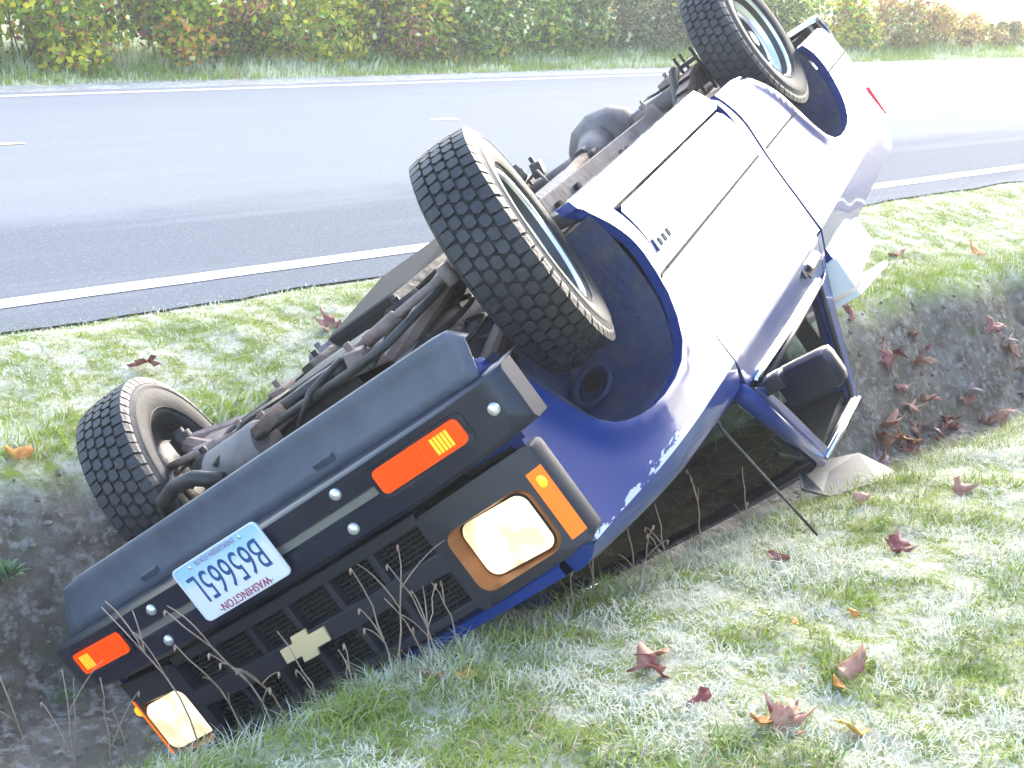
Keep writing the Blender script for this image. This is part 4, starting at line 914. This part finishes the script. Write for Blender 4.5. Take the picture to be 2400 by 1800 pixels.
# verge between ditch and road
N = 60000; X = .5 + rng.random(N) ** 1.3 * 15; Y = 4.0 + 1.42 * rng.random(N); m_ = (Y > np.interp(X, [1, 3, 6, 9, 20], [4.5, 4.35, 4.15, 4.1, 4.05])); X, Y = X[m_], Y[m_]
c0, c1, k = grass_cols(X, Y, .15, 23); L = rng.uniform(.014, .034, len(X)); ed = np.exp(-((Y - np.interp(X, [1, 3, 6, 9, 20], [4.6, 4.45, 4.25, 4.2, 4.15])) / .16) ** 2)
L *= 1 + 1.6 * ed; gmix = (ed * (rng.random(len(X)) < .75))[:, None]; c0 = c0 * (1 - gmix) + (GREEN * .5 + LIME * .5) * gmix; c1 = c1 * (1 - gmix) + LIME * gmix
blades('road_verge_grass', X, Y, L, rng.uniform(.003, .006, len(X)), c0, c1, .8, 'frosted grass verge between the ditch and the road', 'grass')
# far roadside
N = 46000; X = 4 + rng.random(N) * 48; Y = 14.75 + 2.2 * rng.random(N); c0, c1, k = grass_cols(X * .35, Y * .5, -.06, 33)
L = rng.uniform(.08, .26, N) * (.35 + .65 * np.clip((Y - 14.7) / 1.2, 0, 1))
blades('far_roadside_grass', X, Y, L, rng.uniform(.010, .022, N), c0 * 1.0 + .03, c1 * .6 + np.array((.14, .24, .02)), .5, 'green grass strip between the road and the far hedge', 'grass')
# ditch floor growth
N = 5000; X = 1.0 + rng.random(N) * 9; Y = 2.9 + rng.random(N) * 1.5; f = fbm(X, Y, 2.5, 71); m_ = f > .56; X, Y = X[m_], Y[m_]; c0, c1, k = grass_cols(X, Y, -.12, 43)
blades('ditch_moss_grass', X, Y, rng.uniform(.02, .07, len(X)), rng.uniform(.003, .006, len(X)), c0 * .7, c1 * .8, .8, 'sparse weeds on the bare soil in the ditch', 'grass')

# ------------------------------------------------------------------ hedge of brambles beyond the road
PAL = {
 'yellow': [((.20, .26, .03), 4), ((.10, .17, .02), 3), ((.36, .33, .03), 3), ((.16, .06, .07), 1.6), ((.05, .08, .02), 2), ((.5, .52, .5), .8), ((.40, .18, .05), .7)],
 'green': [((.07, .14, .04), 4), ((.12, .20, .04), 3), ((.04, .07, .04), 3), ((.20, .24, .06), 1.2), ((.4, .44, .42), .8), ((.30, .22, .05), .6)],
 'grey': [((.09, .12, .09), 4), ((.13, .17, .12), 3), ((.05, .06, .06), 3), ((.30, .33, .30), 1.2), ((.25, .20, .08), .5)],  # dull dark palette puts the shade into the leaf colours
 'russet': [((.22, .13, .09), 3), ((.26, .26, .07), 3), ((.12, .15, .06), 2), ((.34, .22, .10), 1.5), ((.42, .42, .40), 1.6), ((.13, .07, .08), 1.5)]}
leafm = attr_mat('bramble_leaves', rough=.55, spec=.3, translucent=.45)
canem = mat('bramble_canes', (.10, .05, .05), .7, var=(.16, .12, .08), scale=3)
def bush(x, y, rx_, ry_, h, pal, n, label, group):
    z0 = float(ground_np(np.array([x]), np.array([y]))[0])
    b = empty('bramble_bush', None, label=label, category='bush', group=group); b.location = (x, y, z0)
    mb = MB(); tips = []
    for k in range(9):
        a = random.uniform(0, 2 * math.pi); r_ = random.uniform(.4, 1); e = Vector((math.cos(a) * rx_ * r_, math.sin(a) * ry_ * r_, h * random.uniform(.5, .95)))
        p0 = Vector((random.uniform(-.2, .2) * rx_, random.uniform(-.2, .2) * ry_, -.05)); mid = p0.lerp(e, .5) + Vector((0, 0, h * .35))
        pts = [p0 * (1 - t) ** 2 + mid * 2 * t * (1 - t) + e * t * t for t in np.linspace(0, 1, 7)]; mb.tube(pts, [.012, .011, .010, .009, .007, .006, .004], 5); tips += pts[2:]
    mb.build('canes', canem, b, True)
    # leaf clumps round lobes of the crown
    lob = []
    for k in range(16):
        a = random.uniform(0, 2 * math.pi); r_ = math.sqrt(random.random()) * .8
        lob.append((math.cos(a) * rx_ * r_, math.sin(a) * ry_ * r_, h * random.uniform(.05, .8), random.uniform(.22, .42) * min(rx_, h)))
    lob = np.array(lob); li = rng.integers(0, len(lob), n); d_ = rng.normal(0, 1, (n, 3)); d_ /= np.linalg.norm(d_, axis=1)[:, None]
    c = lob[li, :3] + d_ * (lob[li, 3] * rng.uniform(.55, 1.08, n))[:, None]; c[:, 2] = np.abs(c[:, 2]) + .03
    nn = d_ + rng.normal(0, .55, (n, 3)) + np.array((0, 0, .25)); nn /= np.linalg.norm(nn, axis=1)[:, None]
    t1 = np.cross(nn, rng.normal(0, 1, (n, 3))); t1 /= np.linalg.norm(t1, axis=1)[:, None]; t2 = np.cross(nn, t1)
    sz = rng.uniform(.028, .062, n)[:, None]
    P = np.stack([c - t1 * sz, c + t2 * sz * .62 + nn * sz * .18, c + t1 * sz, c - t2 * sz * .62 + nn * sz * .18, c], 1)
    cols = np.array([q[0] for q in pal]) * np.array((2.1, 2.05, 1.3)); wt = np.array([q[1] for q in pal]); ci = rng.choice(len(cols), n, p=wt / wt.sum())
    # neighbouring leaves of a lobe lean to one colour
    lc = rng.choice(len(cols), len(lob), p=wt / wt.sum()); same = rng.random(n) < .35; ci = np.where(same, lc[li], ci)
    C = cols[ci] * rng.uniform(.7, 1.3, (n, 1)); C = np.repeat(C[:, None, :], 5, 1)
    idx = (np.arange(n) * 5)[:, None]
    o = fast_mesh('foliage', P.reshape(-1, 3), [idx + np.array([[0, 1, 4]]), idx + np.array([[1, 2, 4]]), idx + np.array([[2, 3, 4]]), idx + np.array([[3, 0, 4]])], C.reshape(-1, 3), leafm, kind='stuff')
    o.parent = b
    return b
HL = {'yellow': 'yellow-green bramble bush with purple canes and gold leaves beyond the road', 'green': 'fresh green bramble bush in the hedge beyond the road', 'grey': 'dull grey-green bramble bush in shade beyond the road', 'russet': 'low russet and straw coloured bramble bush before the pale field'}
for (x, y, rx_, ry_, h, p, n) in ((6.6, 18.3, 1.3, 1.0, 1.7, 'yellow', 2600), (8.4, 18.5, 1.3, 1.0, 1.7, 'yellow', 2800), (10.1, 18.3, 1.2, 1.0, 1.6, 'yellow', 2800), (11.8, 18.6, 1.3, 1.0, 1.7, 'yellow', 2800), (13.4, 18.3, 1.2, .9, 1.5, 'yellow', 2600),
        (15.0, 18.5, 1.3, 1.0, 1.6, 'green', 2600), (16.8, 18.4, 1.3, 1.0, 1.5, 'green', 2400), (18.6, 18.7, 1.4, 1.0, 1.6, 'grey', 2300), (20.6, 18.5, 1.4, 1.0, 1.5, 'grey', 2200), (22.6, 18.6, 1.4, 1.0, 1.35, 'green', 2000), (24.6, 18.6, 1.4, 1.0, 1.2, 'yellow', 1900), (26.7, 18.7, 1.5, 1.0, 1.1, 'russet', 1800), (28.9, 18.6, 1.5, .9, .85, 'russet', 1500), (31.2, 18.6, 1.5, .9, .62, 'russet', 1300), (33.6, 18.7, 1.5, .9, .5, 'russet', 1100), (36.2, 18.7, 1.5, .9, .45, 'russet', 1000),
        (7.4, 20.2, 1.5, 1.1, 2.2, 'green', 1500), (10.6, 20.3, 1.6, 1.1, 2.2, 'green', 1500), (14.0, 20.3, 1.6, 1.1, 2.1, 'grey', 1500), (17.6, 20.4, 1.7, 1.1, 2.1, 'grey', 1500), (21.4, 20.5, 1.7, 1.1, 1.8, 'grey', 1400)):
    bush(x, y - 2.15, rx_, ry_, h, PAL[p], int(n * 2.4), ('tall ' + HL[p].replace('beyond the road', 'rising behind the front row of brambles')) if y > 20 else HL[p], ('tall back row bushes, ' if y > 20 else 'brambles in the hedge beyond the road, ') + p)

# ------------------------------------------------------------------ fallen leaves
def leaf_mat(n, c, c2): return mat(n, c, .6, var=c2, scale=22, vlo=.45, vhi=.7, spec=.3)
LM = {'red': leaf_mat('leaf_dark_red', (.22, .05, .045), (.38, .20, .17)), 'tan': leaf_mat('leaf_tan_pink', (.40, .21, .14), (.27, .09, .07)), 'orange': leaf_mat('leaf_orange', (.55, .22, .04), (.42, .12, .03)), 'frost': leaf_mat('leaf_frosted_mauve', (.42, .34, .36), (.24, .10, .12)), 'yellow': leaf_mat('leaf_yellow', (.55, .38, .08), (.45, .22, .04))}
def maple(seed, size, curl, simple=False):
    r = random.Random(seed); pts = []
    if simple: ang = [(0, 1.0), (25, .72), (60, .50), (90, .42), (120, .46), (155, .60), (180, .66), (205, .60), (240, .46), (270, .42), (300, .50), (335, .72)]
    else: ang = [(0, 1.0), (12, .62), (26, .46), (42, .88), (54, .80), (66, .40), (88, .70), (104, .36), (150, .30), (180, .16), (210, .30), (256, .36), (272, .70), (294, .40), (306, .80), (318, .88), (334, .46), (348, .62)]
    for a, q in ang: k_r = r.uniform(.72, 1.15); a += r.uniform(-4, 4); pts.append((math.cos(R(a)) * q * size * k_r, math.sin(R(a)) * q * size * k_r))
    V = [(0, 0, 0)] + [(x * .5, y * .5, 0) for x, y in pts] + [(x, y, 0) for x, y in pts]; n = len(pts)
    ax_ = r.uniform(0, math.pi); cx_, sx_ = math.cos(ax_), math.sin(ax_); o = []
    for x, y, z in V:
        u = x * cx_ + y * sx_; w_ = -x * sx_ + y * cx_
        th = u / size * curl; rad = size / max(curl, .05)
        uu = rad * math.sin(th); zz = rad * (1 - math.cos(th)) + size * .20 * math.sin(w_ / size * 4 + seed) + size * .08 * math.sin(u / size * 9 + seed * 2)
        o.append((uu * cx_ - w_ * sx_, uu * sx_ + w_ * cx_, zz + .003))
    F = [(0, 1 + i, 1 + (i + 1) % n) for i in range(n)] + [(1 + i, 1 + n + i, 1 + n + (i + 1) % n, 1 + (i + 1) % n) for i in range(n)]
    return o, F
def fallen(x, y, size, curl, kind, label, group, seed, tilt=.25, simple=False, lift=.012):
    V, F = maple(seed, size, curl, simple); o = mesh_obj('fallen_leaf', V, F, LM[kind], None, True, label=label, category='leaf', group=group)
    r = random.Random(seed * 3 + 1); z = float(ground_np(np.array([x]), np.array([y]))[0])
    o.location = (x, y, z + lift); o.rotation_euler = (r.uniform(-tilt, tilt), r.uniform(-tilt, tilt), r.uniform(0, 6.28)); o.modifiers.new('s', 'SOLIDIFY').thickness = .0015
    return o
k = 0
DG = 'dead maple leaves in the ditch'
for (x, y, sz, kd) in ((6.85, 3.95, .10, 'red'), (7.15, 3.93, .11, 'tan'), (7.2, 4.02, .08, 'red'), (6.9, 3.83, .11, 'tan'), (7.0, 3.75, .10, 'frost'), (6.62, 3.80, .12, 'tan'), (6.50, 3.74, .10, 'red'), (6.7, 3.72, .10, 'orange'), (7.05, 3.72, .10, 'tan'), (7.22, 3.74, .09, 'red'), (8.1, 3.85, .12, 'tan'), (8.2, 3.78, .11, 'red'), (8.05, 3.72, .11, 'frost'), (7.95, 3.92, .10, 'red'), (7.6, 3.66, .11, 'tan'), (6.66, 4.08, .06, 'red'), (7.45, 3.80, .08, 'red'), (6.4, 3.66, .09, 'frost')):
    for x, y, sz, kd in ((x, y, sz, kd), (x + random.uniform(-.14, .14), y + random.uniform(-.10, .06), sz * .8, random.choice(('red', 'tan', 'frost', 'red')))):
     k += 1; fallen(x, y, sz * 1.35, random.uniform(.8, 1.8), kd, {'red': 'dark red maple leaf on the bare soil in the ditch behind the cab', 'tan': 'pinkish tan curled maple leaf on the ditch soil behind the cab', 'frost': 'frosted mauve maple leaf on the ditch soil behind the cab', 'orange': 'orange maple leaf on the ditch soil behind the cab'}[kd], DG + ', ' + kd, k, .45)
LG = 'dead leaves caught under the left headlight'
for (x, y, sz, kd) in ((1.60, 3.12, .11, 'red'), (1.52, 3.20, .10, 'frost'), (1.45, 3.02, .12, 'frost'), (1.55, 3.34, .10, 'red'), (1.42, 3.25, .10, 'red'), (1.66, 3.30, .09, 'frost')):
    k += 1; fallen(x, y, sz, random.uniform(.9, 1.7), kd, {'red': 'wine red curled leaf in the ditch below the left headlight', 'frost': 'pale frosted mauve leaf in the ditch below the left headlight'}[kd], LG + ', ' + kd, k, .6, lift=.03)
for (x, y, sz, cu, kd, lb, sm_) in ((3.17, 2.09, .060, 1.6, 'red', 'folded wine red leaf lying on frosted grass near the aerial tip', True), (3.447, 1.907, .085, 2.2, 'red', 'twisted dark red leaf curled like a hook on the frosted grass', False), (3.725, 2.176, .055, 1.8, 'tan', 'upright folded tan leaf beside the pale sheet on the grass', True),
        (2.33, 1.83, .075, 2.4, 'red', 'rolled reddish pink leaf like a tube on the grass', False), (2.39, 1.87, .07, 2.0, 'tan', 'pink tan leaf end next to the rolled reddish leaf', True), (2.34, 1.50, .085, 1.6, 'tan', 'crumpled tan and maroon leaf cluster, the largest on the near grass', False), (2.37, 1.52, .07, 1.8, 'red', 'maroon leaf tucked under the crumpled tan leaf cluster', False), (2.31, 1.53, .05, 1.5, 'orange', 'bright orange leaf at the edge of the crumpled leaf cluster', True),
        (2.28, 1.66, .045, 1.9, 'red', 'small maroon folded leaf on the grass near the crumpled cluster', True), (2.66, 1.54, .065, 1.0, 'tan', 'flat pale tan leaf on the frosted grass with an orange one beside it', True), (2.60, 1.52, .028, .8, 'orange', 'tiny round orange leaf beside the flat pale tan leaf', True), (1.99, 2.17, .06, 1.5, 'tan', 'salmon pink leaf in the grass in front of the grille', False), (2.03, 2.10, .038, .9, 'yellow', 'oval brown-yellow leaf in the grass in front of the grille', True),
        (3.87, 4.93, .13, 1.3, 'red', 'bright red maple leaf on the verge by the road edge', False), (2.179, 4.46, .08, 1.2, 'orange', 'orange brown leaf at the top of the far ditch bank beside the left wheel', True), (2.91, 4.87, .09, 1.3, 'red', 'rust red leaf on the verge above the left front tyre', False), (4.02, 2.03, .075, 1.6, 'tan', 'rusty brown split leaf standing in the frosted grass', False), (8.56, 4.40, .10, 1.2, 'orange', 'orange brown leaf on the verge beyond the toolbox', True), (7.9, 4.58, .09, 1.2, 'tan', 'dull tan leaf on the verge just past the toolbox lid', True), (2.77, 1.76, .022, .6, 'orange', 'single tiny orange leaf fragment on the open grass', True), (2.45, 1.40, .05, 1.3, 'yellow', 'tan yellow leaf standing on edge in the near grass', True), (2.95, 1.72, .024, .8, 'orange', 'small orange leaf fragment stuck in a grass tuft', True)):
    k += 1; fallen(x, y, sz, cu, kd, lb, None, k, .4, sm_, .018)

# ------------------------------------------------------------------ dry weed stalks on the ditch lip
stm = mat('dry_stalk', (.34, .27, .20), .7, var=(.22, .13, .11), scale=9); podm = mat('dry_pod', (.42, .33, .24), .7, var=(.25, .12, .08), scale=20)
def weed(x, y, h, lean, az, n_br, label, group):
    z = float(ground_np(np.array([x]), np.array([y]))[0]); w_ = empty('weed_stalk', None, label=label, category='weed', group=group); w_.location = (x, y, z - .01)
    dirv = Vector((math.cos(az), math.sin(az), 0)); mb = MB(); tips = []
    main = [dirv * (lean * h * t ** 1.7) + Vector((random.uniform(-.004, .004), random.uniform(-.004, .004), h * t)) for t in np.linspace(0, 1, 8)]
    mb.tube(main, [.0024, .0023, .0021, .002, .0018, .0016, .0014, .0012], 5); tips.append(main[-1])
    for b in range(n_br):
        i = random.randint(2, 5); a = az + random.uniform(-2, 2); L_ = h * random.uniform(.25, .5); p0 = main[i]
        br = [p0 + Vector((math.cos(a) * L_ * .7 * t, math.sin(a) * L_ * .7 * t, L_ * (t - .35 * t * t))) for t in np.linspace(0, 1, 6)]
        mb.tube(br, [.0018, .0016, .0015, .0013, .0012, .001], 5); tips.append(br[-1])
    mb.build('stem', stm, w_, True)
    for p in tips:
        if random.random() < .4:
            q = MB(); q.lathe([(0, .0008), (-.003, .0026), (-.007, .0030), (-.012, .0018), (-.016, .0006)], 7, 'z', p); q.build('seed_pod', podm, w_, True)
WG = 'dry weeds in front of the grille'; WL = 'thin dry weed stalk with seed pods standing in front of the upturned grille'
for (x, y, h, ln, az, nb) in ((1.91, 2.20, .30, .35, 2.3, 2), (1.94, 2.22, .34, .10, 1.2, 2), (1.64, 2.27, .30, .75, 2.5, 3), (1.60, 2.32, .26, .55, 2.7, 2), (1.52, 2.36, .34, .6, 2.3, 3), (2.06, 2.23, .26, .45, 2.4, 1), (1.81, 2.22, .16, .15, 2.0, 1), (1.84, 2.28, .11, .1, 1.0, 0), (2.0, 2.2, .22, .2, .6, 2), (2.12, 2.22, .20, .35, 2.6, 1), (1.74, 2.24, .20, .5, 2.2, 1), (1.98, 2.16, .24, .5, 2.9, 1), (1.70, 2.30, .22, .8, 2.9, 2), (2.2, 2.24, .14, .4, .3, 1)):
    weed(x, y, h, ln, az, nb, WL, WG)
WG = 'dry weeds by the left headlight'; WL = 'frosted grey weed stalk standing beside the left headlight'
for (x, y, h, ln, az, nb) in ((1.36, 2.75, .38, .25, 2.2, 2), (1.40, 2.68, .34, .15, 1.5, 1), (1.46, 2.62, .30, .1, 2.0, 1), (1.30, 2.85, .42, .3, 2.6, 2), (1.44, 2.76, .36, .12, 1.0, 1), (1.50, 2.60, .22, .2, 2.5, 1)):
    weed(x, y, h, ln, az, nb, WL, WG)
WG = 'dry weeds under the aerial'; WL = 'thin reddish weed stalk in the shade under the hood edge near the aerial'
for (x, y, h, ln, az, nb) in ((2.47, 2.20, .14, .05, 1.5, 0), (2.62, 2.26, .18, .4, 1.0, 1), (2.80, 2.28, .22, .2, 2.0, 2), (2.95, 2.30, .20, .3, 1.4, 1), (3.15, 2.33, .24, .2, 1.8, 2), (3.4, 2.36, .22, .2, 1.4, 2), (2.72, 2.20, .16, .6, .4, 1), (2.9, 2.24, .14, .5, 2.4, 0)):
    weed(x, y, h, ln, az, nb, WL, WG)
# pale sheet lying under the roof edge
sh = MB(); pts = [(3.84, 2.36), (4.02, 2.30), (4.36, 2.42), (4.42, 2.62), (4.10, 2.66), (3.92, 2.52)]
zz = lambda x, y: float(ground_np(np.array([x]), np.array([min(y, 2.42)]))[0]) + .012
sh.add([(x, y, zz(x, y)) for x, y in pts] + [(x, y, zz(x, y) - .006) for x, y in pts], [(0, 1, 2, 3, 4, 5), (11, 10, 9, 8, 7, 6)] + [(i, (i + 1) % 6, 6 + (i + 1) % 6, 6 + i) for i in range(6)])
sh.build('pale_sheet', mat('pale_grey_sheet', (.10, .103, .106), .7, var=(.07, .072, .075), scale=16, var2=(.15, .153, .156), scale2=4), None, label='pale grey flat broken sheet lying on the grass under the cab roof edge', category='sheet')

# ------------------------------------------------------------------ woodland behind the photographer (mirrored in the truck's paint)
nt_ = 26; n = 42000
ta = np.radians(np.linspace(-9.5, -75, nt_)); td = rng.uniform(34, 44, nt_)
tx = 2.4 + np.cos(ta) * td; ty_ = 2.2 + np.sin(ta) * td; th = rng.uniform(20, 26, nt_)
mb = MB()
for q in range(nt_): mb.tube([(tx[q], ty_[q], -.1), (tx[q] + .2, ty_[q], th[q] * .5), (tx[q], ty_[q], th[q] * .92)], [.4, .28, .06], 8)
ti = rng.integers(0, nt_, n); dd = rng.normal(0, 1, (n, 3)); dd /= np.linalg.norm(dd, axis=1)[:, None]; hh = rng.random(n)
rad = 3.4 * (1 - hh * .85) * rng.uniform(.4, 1.1, n)
c = np.stack([tx[ti] + dd[:, 0] * rad, ty_[ti] + dd[:, 1] * rad, th[ti] * (.04 + .96 * hh)], 1)
t1 = rng.normal(0, 1, (n, 3)); t1 /= np.linalg.norm(t1, axis=1)[:, None]; t2 = np.cross(t1, rng.normal(0, 1, (n, 3))); t2 /= np.linalg.norm(t2, axis=1)[:, None]
P = np.stack([c - t1 * .55, c + t2 * .40, c + t1 * .55, c - t2 * .40], 1); C = np.array((.030, .045, .022)) * rng.uniform(.5, 1.6, (n, 1)); C = np.repeat(C[:, None, :], 4, 1)
wood = fast_mesh('woodland', P.reshape(-1, 3), [(np.arange(n) * 4)[:, None] + np.array([[0, 1, 2, 3]])], C.reshape(-1, 3), leafm, kind='stuff', label='dark conifer wood across the field behind the photographer', category='wood')
mb.build('trunks', canem, wood, True, kind='stuff')

# ------------------------------------------------------------------ small leafy plants on the ditch wall
def herb(x, y, r_, n, label):
    z = float(ground_np(np.array([x]), np.array([y]))[0]); h = empty('ditch_plant', None, label=label, category='plant'); h.location = (x, y, z)
    mb = MB()
    for q in range(n):
        a = random.uniform(0, 6.28); L_ = r_ * random.uniform(.5, 1); el = random.uniform(.3, 1.2); dr_ = Vector((math.cos(a) * math.cos(el), math.sin(a) * math.cos(el) - .25, math.sin(el))); sd = Vector((-math.sin(a), math.cos(a), 0)) * L_ * .10
        p = dr_ * L_ * .3; m_ = dr_ * L_ * .7 + Vector((0, 0, .01)); e_ = dr_ * L_
        mb.add([p, m_ + sd, e_, m_ - sd], [(0, 1, 2), (0, 2, 3)])
    mb.build('leaves', mat('herb_leaf', (.14, .26, .11), .6, var=(.34, .42, .28), scale=12), h, kind='stuff')
    mb = MB(); mb.tube([(0, 0, -.02), (0, -.01, r_ * .3)], .004, 5); mb.build('stem', stm, h)
herb(1.98, 4.20, .085, 60, 'leafy blue-green plant on the ditch wall left of the front tyre')
herb(1.72, 4.16, .09, 60, 'yellow-green leafy clump hanging over the ditch wall past the bumper end')
herb(2.05, 3.98, .05, 30, 'small green seedling on the ditch soil below the leafy plant')

# clods and pebbles on the ditch soil
mb = MB(); n_c = 0
while n_c < 1400:
    x = random.uniform(.9, 9.5); y = random.uniform(2.7, 4.5); z = float(ground_np(np.array([x]), np.array([y]))[0])
    if z > -.22: continue
    n_c += 1; r_ = random.choice((.006, .008, .010, .013, .018)) * random.uniform(.7, 1.3)
    V = [Vector(q) * r_ * random.uniform(.7, 1.2) for q in ((1, 0, 0), (-1, 0, 0), (0, 1, 0), (0, -1, 0), (0, 0, .8), (0, 0, -.8), (.7, .7, .3), (-.7, .6, .3))]
    mb.add([v + Vector((x, y, z)) for v in V], [(4, 0, 6), (4, 6, 2), (4, 2, 7), (4, 7, 1), (4, 1, 3), (4, 3, 0), (5, 2, 0), (5, 1, 2), (5, 3, 1), (5, 0, 3), (0, 2, 6), (1, 7, 2)])
mb.build('soil_clods', mat('clod', (.12, .10, .08), .9, var=(.22, .20, .17), scale=5), None, kind='stuff', label='loose clods and pebbles on the ditch soil', category='soil')

# ------------------------------------------------------------------ thin morning haze
hz = MB(); hz.box((550, 400, 13.2), (2400, 2000, 30.4)); hzm = bpy.data.materials.new('haze'); hzm.use_nodes = True; n_ = hzm.node_tree.nodes
n_.remove(n_['Principled BSDF']); pv = n_.new('ShaderNodeVolumePrincipled'); pv.inputs['Color'].default_value = (.95, .97, 1, 1); pv.inputs['Density'].default_value = .0032; pv.inputs['Anisotropy'].default_value = .3
hzm.node_tree.links.new(pv.outputs[0], n_['Material Output'].inputs['Volume'])
hz.build('haze', hzm, None, kind='stuff', label='thin pale morning haze over the whole place', category='haze')
